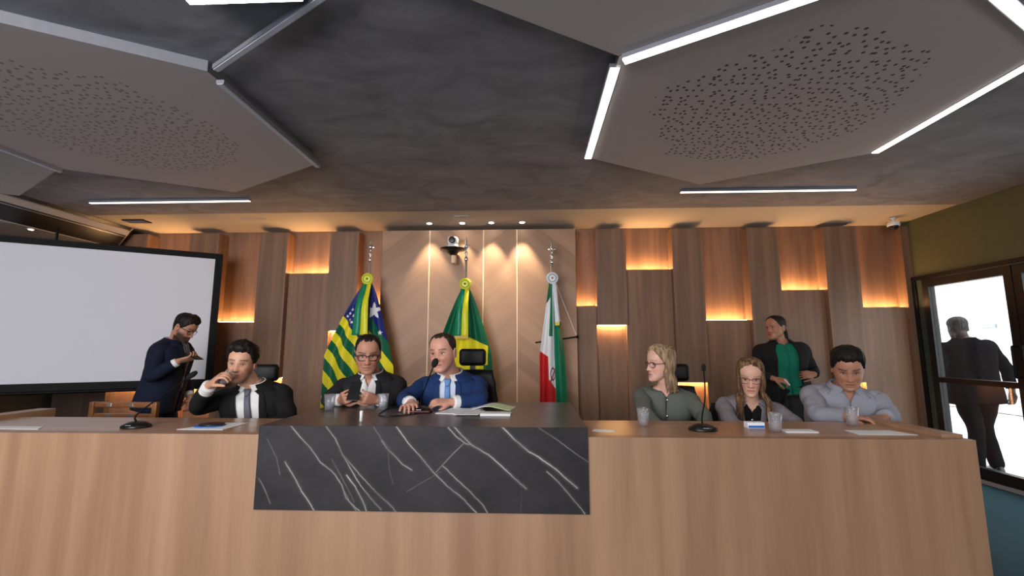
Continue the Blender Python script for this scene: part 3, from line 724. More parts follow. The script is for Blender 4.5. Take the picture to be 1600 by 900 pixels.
        if sleeves:
            for k in sleeves:
                sh, e, w = s.arms[k]; q = .9 if s.fem else 1
                w2 = e.lerp(w, cuff); i0 = sh-s.sd*k*.06*s.ws+s.up*.012; dd = (e-sh).normalized()
                tube(b, [i0, sh+s.sd*k*.012*s.ws, sh.lerp(e, .45)+s.sd*k*.006, e-dd*.035, e+(w-e).normalized()*.03, w2], [.050*q, sr[0]*q, sr[1]*q, sr[2]*q*1.04, sr[2]*q*.97, sr[3]*q*.93], 22, 8, wr=.13, wf=17, dome=False)
        return obj(name, b, m, part or s.t, True, solid=solid)
    def cuffs(s, m, ks=(-1, 1), r=.036, a=.80, bb=.97, name='cuff'):
        for k in ks:
            sh, e, w = s.arms[k]; b = B(); q = .9 if s.fem else 1
            tube(b, [e.lerp(w, a), e.lerp(w, bb)], [r*1.08*q, r*q], 18, 4, dome=False, wr=.05); obj(name, b, m, s.shirt, True)
    def opc(s, op): return lambda f: min(op(f), (.66-.20*sst(.86, .96, f))*s.dims(f)[0])
    def strip(s, name, m, xs_, fs, off, parent, solid=.003, wr=0):
        """surface patch: for each f, x from xs_(f)[0]..[1]"""
        b = B(); rings = []
        for f in fs:
            x0, x1 = xs_(f); rings.append([s.tx(x0+(x1-x0)*j/6, f, off+.003*sin(pi*j/6), wr) for j in range(7)])
        loft(b, rings, closed=False, cap=False); return obj(name, b, m, parent, True, solid=solid)
    def lapels(s, m, op, parent, fb=.32, ft=.985, w=.052, off=.022):
        op = s.opc(op); fs = [fb+(ft-fb)*i/18 for i in range(19)]
        def wl(f):
            t = (f-fb)/(ft-fb)
            return w*(t/.72)**.8 if t < .72 else (w*.62 if t < .76 else w*(.80-.35*(t-.76)/.24))
        for k in (-1, 1):
            s.strip('lapel', m, lambda f: (k*max(.004, op(f)-.004), k*(max(.004, op(f))+max(.004, wl(f)))), fs, off, parent)
        b = B(); rings = []
        for f, o_ in ((.955, .020), (.99, .022), (1.02, .020), (1.045, .015), (1.03, .010)):
            a = op(.97)+.006; rings.append([s.tp(s.u_of(a, min(f, .99), o_)+(2*pi-2*s.u_of(a, min(f, .99), o_))*j/40, f, o_) for j in range(41)])
        loft(b, rings, closed=False, cap=False); obj('collar', b, m, parent, True, solid=.003)
    def shirt_collar(s, m, gap=.012, parent=None, tip=.052):
        b = B(); rows = []
        def low(u):   # the collar leaf hangs lower towards its two front points
            d = min(u, 2*pi-u); return 1.0-.07*(1-sst(.25, 1.1, d))*(tip/.052)
        u0 = s.u_of(gap, 1.03, .008)
        for t in (0, .12, .3, .5, .75, 1):
            ring = []
            for j in range(61):
                u = u0+(2*pi-2*u0)*j/60; d = min(u, 2*pi-u); fl = low(u)
                f = 1.05+(fl-1.05)*t; o_ = .006+.007*min(1, t*3)
                uu = u
                if d < 1.1 and t > .1:   # front points spread apart
                    k = 1 if u < pi else -1; uu = u+k*.20*t*(1-sst(.25, 1.1, d))
                W = s.dims(min(f, 1.03))
                ring.append(s.tp(uu, f, o_))
            rows.append(ring)
        loft(b, rows, closed=False, cap=False)
        return obj('shirt_collar', b, m, parent or s.shirt, True, solid=.003)
    def tie(s, m, f0=.2, w=.040, parent=None, dark=None):
        fs = [f0+(.955-f0)*i/16 for i in range(17)]
        t = s.strip('necktie', m, lambda f: (-(w*(1-.55*(f-f0)/(.955-f0))), w*(1-.55*(f-f0)/(.955-f0))), fs, .017, s.t, .004)
        b = B(); rings = []
        for f, ww, o_ in ((.935, .011, .016), (.95, .014, .020), (.985, .021, .020), (1.005, .019, .014)):
            c = s.tx(0, f, o_); rings.append([c+s.sd*ww*cos(q)+s.fw*.008*sin(q) for q in [2*pi*j/14 for j in range(14)]])
        loft(b, rings); obj('knot', b, m, t, True); return t
    def buttons(s, m, fs, x, off, parent, r=.007):
        for f in fs:
            b = B(); p = s.tx(x, f, off); ellipsoid(b, p, (r, r, r), None, 12, 8); obj('button', b, m, parent, True)
    def trousers(s, m, knees, ankles, shoe, hipr=.085, kr=.062, ar=.045):
        b = B(); rings = [[s.tp(2*pi*j/32, f, .008) for j in range(32)] for f in (-.16, -.08, 0, .08, .14)]; loft(b, rings)
        for k, kn, an in zip((-1, 1), knees, ankles):
            h = s.pel+s.sd*.085*k*s.ws-s.up*.02; kn, an = V(kn), V(an)
            tube(b, [h, h.lerp(kn, .5), kn, kn.lerp(an, .5), an], [hipr, hipr*.93, kr, kr*.92, ar*1.1], 18, 6, wr=.08, wf=14)
        obj('trousers', b, m, s.t, True)
        for k, an in zip((-1, 1), ankles):
            an = V(an); f = s.fw.copy(); f.z = 0; f.normalize(); sdv = V((-f.y, f.x, 0)); z0 = s.floor; r = []
            for a, w_, h_ in ((-.07, .022, .05), (-.055, .033, .075), (0, .036, .09), (.06, .040, .065), (.12, .045, .045), (.17, .038, .032), (.20, .015, .02)):
                c = V((an.x, an.y, z0+.002))+f*a
                r.append([c+sdv*w_*x+V((0, 0, h_*z)) for x, z in ((-1, 0), (-1, .35), (-.8, .8), (-.3, 1), (.3, 1), (.8, .8), (1, .35), (1, 0))])
            b = B(); loft(b, r); obj('shoe', b, shoe, s.t, True)
M['eye_w'] = plain('eye white', rgb(214, 206, 200), .25, noise_amt=.02); M['iris'] = plain('iris', rgb(28, 18, 14), .2, noise_amt=.05)
def hairmat(name, d, l):
    m, nt, b = new_mat(name); L = nt.links
    tc = nt.nodes.new('ShaderNodeTexCoord'); mp = nt.nodes.new('ShaderNodeMapping'); mp.inputs['Scale'].default_value = (75, 75, 10); L.new(tc.outputs['Object'], mp.inputs['Vector'])
    n = nt.nodes.new('ShaderNodeTexNoise'); n.inputs['Scale'].default_value = 1; n.inputs['Detail'].default_value = 4; L.new(mp.outputs['Vector'], n.inputs['Vector'])
    cr = nt.nodes.new('ShaderNodeValToRGB'); cr.color_ramp.elements[0].position = .35; cr.color_ramp.elements[1].position = .65; cr.color_ramp.elements[0].color = d; cr.color_ramp.elements[1].color = l
    L.new(n.outputs['Fac'], cr.inputs['Fac']); L.new(cr.outputs['Color'], b.inputs['Base Color']); b.inputs['Roughness'].default_value = .6; b.inputs['Specular IOR Level'].default_value = .2
    bp = nt.nodes.new('ShaderNodeBump'); bp.inputs['Strength'].default_value = .4; bp.inputs['Distance'].default_value = .002; L.new(n.outputs['Fac'], bp.inputs['Height']); L.new(bp.outputs['Normal'], b.inputs['Normal'])
    return m
H_black = hairmat('black hair', rgb(12, 10, 9), rgb(34, 27, 24)); H_brown = hairmat('dark brown hair', rgb(30, 22, 18), rgb(62, 48, 40))
H_blond = hairmat('blond hair', rgb(98, 76, 56), rgb(178, 150, 118)); H_dblond = hairmat('dark blond hair', rgb(58, 42, 30), rgb(138, 106, 76))
H_grey = hairmat('grey hair', rgb(30, 30, 30), rgb(70, 68, 66))
SHORT = [(0, .188), (30, .191), (48, .180), (60, .152), (70, .136), (80, .112), (92, .112), (100, .136), (112, .125), (122, .085), (140, .055), (180, .045)]
RECED = [(0, .204), (18, .206), (34, .212), (50, .196), (62, .160), (72, .138), (82, .115), (94, .115), (102, .136), (114, .12), (124, .085), (140, .055), (180, .045)]
WOMAN = [(0, .209), (20, .203), (42, .186), (60, .158), (75, .125), (88, .10), (100, .08), (120, .045), (180, .03)]
F_black = fabric('black suiting', rgb(21, 21, 23)); F_char = fabric('charcoal suiting', rgb(33, 33, 38)); F_navy = fabric('navy suiting', rgb(17, 24, 45)); F_blue = fabric('royal blue suiting', rgb(27, 52, 98))
F_white = fabric('white shirting', rgb(222, 222, 222)); F_lblue = fabric('pale blue shirting', rgb(196, 210, 228)); F_gtie = fabric('grey tie silk', rgb(96, 96, 110), .5); F_btie = fabric('light blue tie silk', rgb(98, 140, 196), .5)
F_sage = fabric('grey green tweed', rgb(96, 100, 94), .9, .3); F_grey = fabric('grey blazer cloth', rgb(128, 122, 128)); F_top = fabric('black blouse', rgb(18, 18, 20)); F_green = fabric('emerald blouse', rgb(14, 104, 82)); F_shirt = fabric('grey blue shirting', rgb(148, 150, 162))
F_dark = fabric('dark trousers', rgb(16, 16, 20)); SHOE = plain('black shoe leather', rgb(14, 13, 13), .3)

def seated_legs(p, m=F_dark, dx=.11, kz=.50):
    p.floor = 0.0
    kn = [p.pel+p.sd*k*dx+V((0, -.40, 0)) for k in (-1, 1)]
    for q in kn: q.z = kz
    an = [V((q.x, q.y+.03, .085)) for q in kn]
    p.trousers(m, kn, an, SHOE)

# --- man drinking
p = Person('seated man in a black suit and grey tie drinking from a clear glass', (-1.91, 3.2, 0), (-1.88, 3.25, .47), (-1.895, 3.08, .975), 8, (-1.925, 2.99, 1.125), 14, 4, 4, hs=1.04, ws=1.12, skin=(205, 156, 130), beard=((70, 50, 42), .25), brow=(26, 18, 15))
p.body(); mouth = p.HM @ V((0, -.10, -.072))
p.arm(-1, (-2.17, 2.94, .84), (-1.995, 2.80, 1.00), (.75, -.10, .62), (.62, .35, -.45), curl=(38, 45, 30), thumb=55)
p.arm(1, (-1.58, 2.98, .775), (-1.66, 2.76, .70), (0, -1, -.1), (0, .1, -1), curl=(10, 15, 10))
p.finish_body(); p.eyes(.8)
p.hair(SHORT, (.012, .022), H_black, top=.016, wave=.007, wfreq=(45, 45, 30))
op = lambda f: .052+.028*sst(.1, .9, f)
p.shirt = p.torso_cloth('shirt', F_white, .003, -.05, 1.0, wr=.003); jk = p.torso_cloth('jacket', F_black, .018, -.16, 1.0, op, sleeves=(-1, 1), cuff=.72)
p.lapels(F_black, op, jk, fb=.1); p.shirt_collar(F_white); p.tie(F_gtie, -.05, .034); p.cuffs(F_white, a=.62, bb=.95, r=.040); seated_legs(p)
G_DRINK = p

# --- man in glasses with phone
p = Person('seated man in glasses, black suit and open white shirt holding a phone', (-1.14, 3.35, 0), (-1.145, 3.42, .49), (-1.145, 3.26, 1.035), 6, (-1.140, 3.17, 1.185), 18, 14, 0, hs=1.09, ws=1.14, ds=1.12, skin=(184, 132, 108), lip=(150, 92, 80), fat=1.12, brow=(34, 26, 22), beard=((90, 74, 66), .2))
p.body()
p.arm(-1, (-1.385, 3.12, .875), (-1.235, 2.98, .89), (.50, -.75, .22), (.75, .35, .35), curl=(35, 45, 35), thumb=60)
p.arm(1, (-.915, 3.12, .875), (-1.00, 2.98, .89), (-.50, -.75, .22), (-.75, .35, .35), curl=(35, 45, 35), thumb=60)
p.finish_body(); p.eyes(.9)
p.hair(RECED, (.006, .008), H_black, wave=.002); p.glasses(M['black_pl'], r=.0028)
op = lambda f: .050+.012*sst(.4, 1, f)
p.shirt = p.torso_cloth('shirt', F_white, .003, -.05, 1.0, lambda f: .022*sst(.90, .99, f), wr=.003); jk = p.torso_cloth('jacket', F_char, .018, -.16, 1.0, op, sleeves=(-1, 1), cuff=.72)
p.lapels(F_char, op, jk, fb=.2); p.shirt_collar(F_white, gap=.024); p.cuffs(F_white, a=.66, bb=.95, r=.038); seated_legs(p)
b = B(); ellipsoid(b, p.tx(.098, .80, .030), (.009, .004, .009)); obj('lapel_pin', b, M['silver'], jk, True)
p.buttons(M['white_pl'], (.3, .5, .7), 0, .006, p.shirt, .005)

# --- man in blue suit
p = Person('seated man in a royal blue suit and light blue tie speaking at the centre microphone', (-.57, 3.3, 0), (-.55, 3.38, .49), (-.565, 3.20, 1.04), -2, (-.600, 3.10, 1.195), -14, 6, -3, hs=1.08, ws=1.16, ds=1.12, skin=(206, 152, 132), lip=(150, 70, 66), fat=1.08, brow=(80, 58, 46))
p.body()
p.arm(-1, (-.845, 3.05, .885), (-.745, 2.86, .885), (.25, -.95, -.02), (0, .1, -1), curl=(12, 22, 15), thumb=10)
p.arm(1, (-.335, 3.05, .885), (-.51, 2.93, .885), (-.9, -.35, .05), (-.1, .35, -.9), curl=(25, 35, 25), thumb=30)
p.finish_body(); p.eyes(.4, -.6)
p.hair(RECED, (.005, .007), H_brown, wave=.002)
op = lambda f: .048+.014*sst(.3, 1, f)
p.shirt = p.torso_cloth('shirt', F_lblue, .003, -.05, 1.0, wr=.003); jk = p.torso_cloth('jacket', F_blue, .018, -.16, 1.0, op, sleeves=(-1, 1), cuff=.74)
p.lapels(F_blue, op, jk, fb=.2, w=.055); p.shirt_collar(F_white); p.tie(F_btie, -.05, .034); p.cuffs(F_white, a=.68, bb=.93, r=.040); seated_legs(p)

# --- standing man
p = Person('standing bearded man in a navy suit looking at his phone before the screen', (-3.27, 4.02, 0), (-3.30, 4.00, .80), (-3.205, 4.00, 1.285), 98, (-3.105, 3.97, 1.405), 96, 30, 0, hs=1.0, ws=1.02, ds=1.10, skin=(176, 128, 106), beard=((28, 20, 17), .9), brow=(24, 17, 14))
p.body()
p.arm(-1, (-3.19, 3.74, .985), (-3.00, 3.80, 1.115), (.85, .15, .22), (0, .35, 1), curl=(20, 45, 40), thumb=60)
p.arm(1, (-3.30, 4.24, .98), (-3.16, 4.18, .78), (.3, -.2, -.9), (.1, -.9, 0), curl=(25, 35, 25), thumb=40)
p.finish_body(); p.eyes(.9)
p.hair(SHORT, (.008, .017), H_black, top=.010, wave=.005); p.glasses(M['black_metal'], r=.002)
op = lambda f: .012+.050*sst(.45, 1, f)
p.shirt = p.torso_cloth('shirt', F_white, .003, -.05, 1.0, wr=.003); jk = p.torso_cloth('jacket', F_navy, .020, -.22, 1.0, op, sleeves=(-1, 1), cuff=.82)
p.lapels(F_navy, op, jk, fb=.42); p.shirt_collar(F_white); p.tie(F_gtie, .2, .03); p.cuffs(F_white, a=.78, bb=.95)
p.floor = 0; p.trousers(F_navy, [(-3.28, 3.91, .44), (-3.27, 4.10, .44)], [(-3.31, 3.90, .085), (-3.31, 4.11, .085)], SHOE, hipr=.088)
b = B(); q = [p.tx(.17, .13, .030)]; box(b, q[0].x-.05, q[0].x+.04, q[0].y-.01, q[0].y+.01, q[0].z-.02, q[0].z+.0, .003); obj('pocket_flap', b, F_navy, jk)
PST = p

# --- woman in grey-green jacket
p = Person('seated blond woman in glasses and a grey-green buttoned jacket looking to the left', (.92, 3.35, 0), (.93, 3.42, .44), (.935, 3.28, .955), -12, (.895, 3.235, 1.120), -74, 3, 3, hs=1.03, ws=1.08, fem=True, fat=.90, skin=(222, 176, 158), lip=(176, 100, 92), brow=(120, 92, 66))
p.body()
p.arm(-1, (.735, 3.08, .80), (.78, 2.92, .74), (.5, -.8, -.2), (0, 0, -1)); p.arm(1, (1.125, 3.10, .78), (1.05, 2.92, .72), (-.5, -.8, -.2), (0, 0, -1))
p.finish_body(); p.eyes(.1, -.3)
p.hair(WOMAN, (.012, .014), H_blond, top=.006, wave=.0012, wfreq=(60, 60, 14)); p.glasses(plain('brown glasses', rgb(92, 52, 46), .3), w=.025, h=.017, r=.0024)
D = []
rnd = random.Random(3)
for i in range(200):
    q = (i % 100)/99; a = R(84+192*q); ly = i//100; z = .125+rnd.uniform(-.03, .06); s0 = p.HM @ head_pt(a, z, .002+.003*ly); s1 = p.HM @ head_pt(a, .07, .012+.010*ly)
    out = (s1-p.HM.translation); out.z = 0; out.normalize()
    e = s1+out*rnd.uniform(-.005, .012)+V((.012, .01, -.10-rnd.uniform(0, .035)))
    D.append(([s0, s0.lerp(s1, .6)+out*.006, s1, s1.lerp(e, .5)+out*.008, e], [.005, .008, .009, .0075, .002]))
p.locks(D, H_blond)
p.shirt = p.torso_cloth('jacket', F_sage, .014, -.16, .985, lambda f: .0015 if f < .93 else .0015+.03*sst(.93, .985, f), sleeves=(-1, 1), cuff=.95, sr=(.060, .058, .054, .049), wr=.005)
for nm, f0_, w_ in (('neck_trim', .955, .0), ):
    b = B(); tube(b, [p.tp(u, .978-.02*cos(u), .010) for u in [R(8+344*j/30) for j in range(31)]], .0045, 8, 1); obj(nm, b, F_sage, p.shirt, True)
b = B(); tube(b, [p.tx(0, f, .0165) for f in (.0, .2, .4, .6, .8, .93)], .0025, 6, 3); obj('placket', b, F_top, p.shirt, True)
p.buttons(M['silver'], (.90, .72, .50, .30), .006, .020, p.shirt, .0095)
b = B()
for k in (-1, 1):
    for j in range(2):
        f = (.50, .50)[j]
    tube(b, [p.tx(k*.045, .47, .018), p.tx(k*.10, .47, .018)], .005, 6, 3)
obj('pocket_flap', b, F_sage, p.shirt, True); seated_legs(p)

# --- woman with long hair
p = Person('seated woman with long wavy hair, glasses and a grey blazer over a black top', (1.48, 3.3, 0), (1.49, 3.40, .42), (1.49, 3.24, .885), -14, (1.468, 3.17, 1.035), -24, 14, 2, hs=1.02, ws=1.10, fem=True, fat=.90, skin=(212, 166, 144), lip=(178, 96, 86), brow=(96, 70, 50))
p.body()
p.arm(-1, (1.275, 3.06, .74), (1.36, 2.92, .70), (.5, -.8, -.2), (0, 0, -1)); p.arm(1, (1.685, 3.06, .74), (1.64, 2.92, .70), (-.5, -.8, -.2), (0, 0, -1))
p.finish_body(); p.eyes(.6)
p.hair(WOMAN, (.012, .012), H_dblond, top=.004, wave=.0012, wfreq=(60, 60, 14)); p.glasses(plain('fine glasses', rgb(100, 64, 56), .3), w=.026, h=.018, r=.0019)
D = []; rnd = random.Random(5)
for i in range(240):
    t = (i % 120)/119; ly = i//120; a = R(58+244*t); k = 1 if sin(a) > 0 else -1; z = .13+rnd.uniform(-.03, .065)
    s0 = p.HM @ head_pt(a, z, .003+.003*ly); s1 = p.HM @ head_pt(a, .05, .012+.014*ly+rnd.uniform(0, .006))
    fr = cos(a) > -.35
    out = (s1-p.HM.translation); out.z = 0; out.normalize()
    e = s1+out*rnd.uniform(.0, .022)+V((k*rnd.uniform(0, .015), -.035 if fr else .02, -.15-rnd.uniform(0, .05)))
    w = .008*sin(t*40); D.append(([s0, s0.lerp(s1, .6)+out*.008, s1, s1.lerp(e, .35)+V((w, -.012 if fr else 0, 0))+out*.01, s1.lerp(e, .7)+V((-w, -.018 if fr else 0, 0))+out*.006, e], [.005, .008, .0095, .009, .0075, .002]))
p.locks(D, H_dblond)
op = lambda f: .014+.045*sst(.3, 1, f)
p.shirt = p.torso_cloth('blouse', F_top, .003, -.05, .965, lambda f: .0 if f < .88 else .03*sst(.88, .965, f), wr=.003); jk = p.torso_cloth('jacket', F_grey, .018, -.16, 1.0, op, sleeves=(-1, 1), cuff=.95)
p.lapels(F_grey, op, jk, fb=.2, w=.045); seated_legs(p)
b = B(); ellipsoid(b, p.tx(.0, .80, .012), (.009, .005, .009)); obj('pendant', b, M['silver'], p.shirt, True)

# --- standing woman
p = Person('standing woman in a black blazer and emerald green top by the back wall', (2.45, 4.58, 0), (2.47, 4.62, .80), (2.45, 4.62, 1.285), -10, (2.395, 4.58, 1.425), -68, 2, 0, hs=.98, ws=1.32, ds=1.15, fem=True, skin=(160, 110, 86), lip=(130, 70, 62), fat=1.1, brow=(24, 18, 15))
p.body()
p.arm(-1, (2.13, 4.52, .99), (2.235, 4.36, .945), (.75, -.45, -.15), (.3, .3, -.7), curl=(30, 50, 30), thumb=50)
p.arm(1, (2.70, 4.54, 1.01), (2.60, 4.37, .985), (-.95, -.15, -.0), (0, .9, -.3), curl=(25, 40, 30), thumb=30)
p.finish_body(); p.eyes(0, -.3)
p.hair(WOMAN, (.006, .008), H_black, wave=.002)
b0 = p.HM @ V((0, .105, 0)); D = [([b0+V((dx*.5, 0, 0)), b0+V((.02+dx, .03, -.06)), b0+V((.025+dx, .02, -.16)), b0+V((.02+dx, .01, -.22))], [.014, .02, .017, .004]) for dx in (-.012, 0, .012)]
p.locks(D, H_black, 'ponytail')
op = lambda f: .095+.01*sst(.5, 0, f) if f < .8 else .095-.025*sst(.8, 1, f)
p.shirt = p.torso_cloth('blouse', F_green, .006, -.02, .975, lambda f: 0.0 if f < .93 else .025*sst(.93, .975, f), wr=.006); jk = p.torso_cloth('jacket', F_black, .020, -.20, 1.0, op, sleeves=(-1, 1), cuff=.86)
p.lapels(F_black, op, jk, fb=.3, w=.035)
p.floor = 0; p.trousers(F_dark, [(2.385, 4.60, .44), (2.56, 4.60, .44)], [(2.385, 4.63, .085), (2.56, 4.63, .085)], SHOE, hipr=.105, kr=.075)
b = B(); tube(b, [(2.30, 4.315, .94), (2.335, 4.30, .895)], .006, 8, 2); tag(obj('pen', b, M['white_pl'], smooth=True), "white pen held in the standing woman's hand", 'pen')

# --- man in grey-blue shirt
p = Person('seated man in a grey-blue button shirt looking down at the right end of the desk', (2.09, 3.25, 0), (2.10, 3.36, .46), (2.095, 3.20, .965), -16, (2.055, 3.09, 1.095), -28, 24, 0, hs=1.06, ws=1.14, ds=1.2, skin=(176, 126, 102), lip=(140, 84, 74), fat=1.1, brow=(22, 17, 15))
p.body()
p.arm(-1, (1.80, 3.02, .80), (1.87, 2.86, .82), (.7, -.6, 0), (0, 0, -1), curl=(20, 30, 20)); p.arm(1, (2.25, 3.04, .80), (2.16, 2.96, .80), (-.9, -.3, 0), (0, 0, -1), curl=(20, 30, 20))
p.finish_body(); p.eyes(1)
p.hair(SHORT, (.012, .022), H_black, top=.010, wave=.006, wfreq=(45, 45, 30))
p.shirt = p.torso_cloth('shirt', F_shirt, .014, -.12, 1.0, lambda f: .0015+.028*sst(.90, 1.0, f), sleeves=(-1, 1), sr=(.066, .063, .058, .052), cuff=.95, wr=.008)
p.shirt_collar(F_shirt, gap=.026, tip=.06); p.buttons(M['white_pl'], (.3, .5, .7, .85), .006, .020, p.shirt, .0045)
b = B(); tube(b, [p.tx(.004, f, .018) for f in (.1, .3, .5, .7, .9)], .0022, 6, 3); obj('placket', b, F_shirt, p.shirt, True); seated_legs(p)

# --- man outside
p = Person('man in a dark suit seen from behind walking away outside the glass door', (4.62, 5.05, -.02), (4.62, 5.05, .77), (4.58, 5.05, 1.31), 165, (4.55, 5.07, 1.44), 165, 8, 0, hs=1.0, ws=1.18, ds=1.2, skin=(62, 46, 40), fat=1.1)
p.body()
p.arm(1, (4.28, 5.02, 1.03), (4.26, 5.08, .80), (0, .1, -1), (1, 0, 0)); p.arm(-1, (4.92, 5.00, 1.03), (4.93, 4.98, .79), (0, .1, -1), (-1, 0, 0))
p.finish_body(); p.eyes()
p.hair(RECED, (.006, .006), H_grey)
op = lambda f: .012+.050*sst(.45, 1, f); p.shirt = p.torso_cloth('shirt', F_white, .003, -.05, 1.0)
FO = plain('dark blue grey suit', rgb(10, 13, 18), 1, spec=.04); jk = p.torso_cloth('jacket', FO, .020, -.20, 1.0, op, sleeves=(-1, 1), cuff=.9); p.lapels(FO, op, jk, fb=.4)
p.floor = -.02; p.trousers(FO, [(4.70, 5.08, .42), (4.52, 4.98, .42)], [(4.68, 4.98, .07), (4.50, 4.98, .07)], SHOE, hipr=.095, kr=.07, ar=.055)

# ---------------------------------------------------------------- phones
def slab(name, c, w, h, d, rot, lab):
    t = thing(name, lab, 'phone', c)
    b = B(); box(b, -w/2, w/2, -d/2, d/2, -h/2, h/2, .003)
    for v in b.verts: v.co = rot @ v.co+V(c)
    obj('case', b, M['black_pl'], t)
    b = B(); box(b, -w/2+.004, w/2-.004, d/2, d/2+.0006, -h/2+.005, h/2-.005)
    for v in b.verts: v.co = rot @ v.co+V(c)
    obj('display', b, M['phone_glass'], t)
M['phone_glass'] = plain('phone glass', rgb(36, 42, 52), .12)
slab('phone', (-1.112, 2.875, .955), .072, .13, .009, Matrix.Rotation(R(-32), 3, 'X'), 'black phone held in both hands by the man in glasses')
slab('phone', (-2.885, 3.825, 1.155), .072, .14, .009, (Matrix.Rotation(R(75), 3, 'Z') @ Matrix.Rotation(R(-68), 3, 'X')), 'black phone held by the standing bearded man')
b = B(); tube(b, [(-.735, 2.715, .853), (-.60, 2.72, .853)], .006, 8, 1); tag(obj('pen', b, plain('dark red pen', rgb(80, 20, 24), .3), smooth=True), 'dark red pen lying by the hand of the man in the blue suit', 'pen')

# ---------------------------------------------------------------- glasses of water
def cup(x, y, z, lab, tilt=None, h=.095, r=.034, water=.5, piv=None):
    t = thing('drinking_glass', lab, 'glass', (x, y, z), 'clear drinking glasses')
    r0 = r*.8; rr = lambda q: r0+(r-r0)*q/h
    n = B(); lathe(n, [(.001, 0), (r0, 0), (rr(h*.5), h*.5), (r, h), (r-.0016, h), (rr(h*.5)-.0016, h*.5), (r0-.0016, .007), (.001, .007)], 0, 0, 0, 32)
    w = B(); k = h*water; lathe(w, [(.001, .0075), (r0-.002, .0075), (rr(k)-.002, k), (.001, k)], 0, 0, 0, 32)
    for q in (n, w):
        for v in q.verts: v.co = (tilt @ v.co if tilt is not None else v.co)+V((x, y, z+.001))
    obj('tumbler', n, M['glass'], t, True); obj('water', w, M['water'], t, True)
cup(-1.245, 2.83, .845, "clear glass at the left elbow of the man in glasses"); cup(-.925, 2.87, .845, 'clear glass between the two men at the stone worktop')
cup(.617, 2.62, .797, 'clear glass in front of the woman in the grey-green jacket'); cup(1.253, 2.47, .797, 'clear glass in front of the woman in the grey blazer'); cup(1.78, 2.68, .797, 'clear glass in front of the man in the grey-blue shirt', h=.10)
gm = G_DRINK.HM @ V((0, -.098, -.070)); tl = Matrix.Rotation(R(-25), 3, 'Z') @ Matrix.Rotation(R(-48), 3, 'X')
rim = tl @ V((0, .030, .095)); cup(gm.x-rim.x, gm.y-rim.y, gm.z-rim.z, 'clear glass tilted to the mouth of the drinking man', tl, water=.35)

# ---------------------------------------------------------------- microphones
def mic(x, y, z, tip, lab, foam=(.016, .03), straight=False, mid=None):
    t = thing('conference_microphone', lab, 'microphone', (x, y, z))
    b = B(); lathe(b, [(.001, .0005), (.062, .0005), (.064, .006), (.060, .014), (.042, .026), (.022, .033), (.001, .035)], x, y, z, 32)
    for v in b.verts: v.co.x = x+(v.co.x-x)*1.15
    obj('base', b, M['black_pl'], t, True)
    b = B(); box(b, x-.016, x+.016, y-.055, y-.035, z+.012, z+.020, .003); obj('talk_button', b, M['alu'], t)
    tip = V(tip); p0 = V((x, y, z+.03)); m_ = V(mid) if mid else p0.lerp(tip, .55)+V((0, 0, .02))
    b = B(); tube(b, [p0, p0+V((0, 0, .04)), m_, tip], [.005, .0042, .0038, .0038], 8, 8); obj('gooseneck', b, M['black_metal'], t, True)
    d = (tip-m_).normalized(); b = B(); tube(b, [tip-d*.008, tip+d*foam[1]*.5, tip+d*foam[1]], [foam[0]*.8, foam[0], foam[0]*.8], 14, 4); obj('windscreen', b, M['foam'], t, True)
mic(-2.145, 2.46, .797, (-1.99, 2.62, 1.06), 'gooseneck microphone on a round black base at the left end of the desk')
mic(-.665, 2.78, .845, (-.605, 2.86, 1.125), 'gooseneck microphone in front of the man in the blue suit', (.021, .03), mid=(-.625, 2.72, 1.0))
mic(.895, 2.50, .797, (.925, 2.52, 1.115), 'gooseneck microphone standing between the two seated women', (.012, .016), mid=(.92, 2.51, .97))

# ---------------------------------------------------------------- papers and small things
def sheet(pts, z, lab, m=None, th=.002, name='paper_sheet', cat='paper'):
    b = B(); loft(b, [[V((x, y, z+.0005)) for x, y in pts], [V((x, y, z+.0005+th)) for x, y in pts]]); return tag(obj(name, b, m or M['paper']), lab, cat)
ZW, ZS = .797, .845
sheet([(-2.95, 2.39), (-2.60, 2.37), (-2.66, 2.45), (-2.99, 2.46)], ZW, 'white sheet of paper at the far left end of the desk')
sheet([(-1.87, 2.40), (-1.62, 2.40), (-1.62, 2.62), (-1.78, 2.62)], ZW, 'white paper under the blue folder in front of the drinking man')
f = thing('folder', 'black and blue folder lying on white paper in front of the drinking man', 'folder', (-1.76, 2.5, ZW))
b = B(); lathe(b, [(.001, 0), (.062, 0), (.062, .004), (.001, .004)], -1.765, 2.50, ZW+.003, 32)
for v in b.verts: v.co.x = -1.765+(v.co.x+1.765)*1.25
obj('cover', b, M['paper_blue'], f)
b = B(); lathe(b, [(.001, 0), (.055, 0), (.052, .006), (.001, .006)], -1.765, 2.52, ZW+.0075, 32)
for v in b.verts: v.co.x = -1.765+(v.co.x+1.765)*1.25
obj('inlay', b, M['black_pl'], f)
sheet([(-.56, 2.70), (-.36, 2.66), (-.30, 2.90), (-.50, 2.94)], ZS, 'white papers beside the centre microphone', th=.004)
sheet([(-.44, 2.62), (-.30, 2.62), (-.28, 2.80), (-.42, 2.80)], ZS+.005, 'white sheet lying over the papers by the centre microphone')
bk = thing('open_booklet', 'open booklet with pale green pages at the right of the blue-suited man', 'booklet', (-.28, 2.95, ZS))
b = B(); r = []
for i in range(9):
    t = i/8; r.append([V((-.40+.13*t, 2.86, ZS+.001+.022*sin(pi*t*.5)**2)), V((-.37+.13*t, 3.04, ZS+.001+.022*sin(pi*t*.5)**2))])
loft(b, r, closed=False, cap=False); obj('page', b, M['paper'], bk, solid=.003)
b = B(); r = []
for i in range(9):
    t = i/8; r.append([V((-.27+.14*t, 2.86, ZS+.001+.022*cos(pi*t*.5)**2)), V((-.24+.14*t, 3.04, ZS+.001+.022*cos(pi*t*.5)**2))])
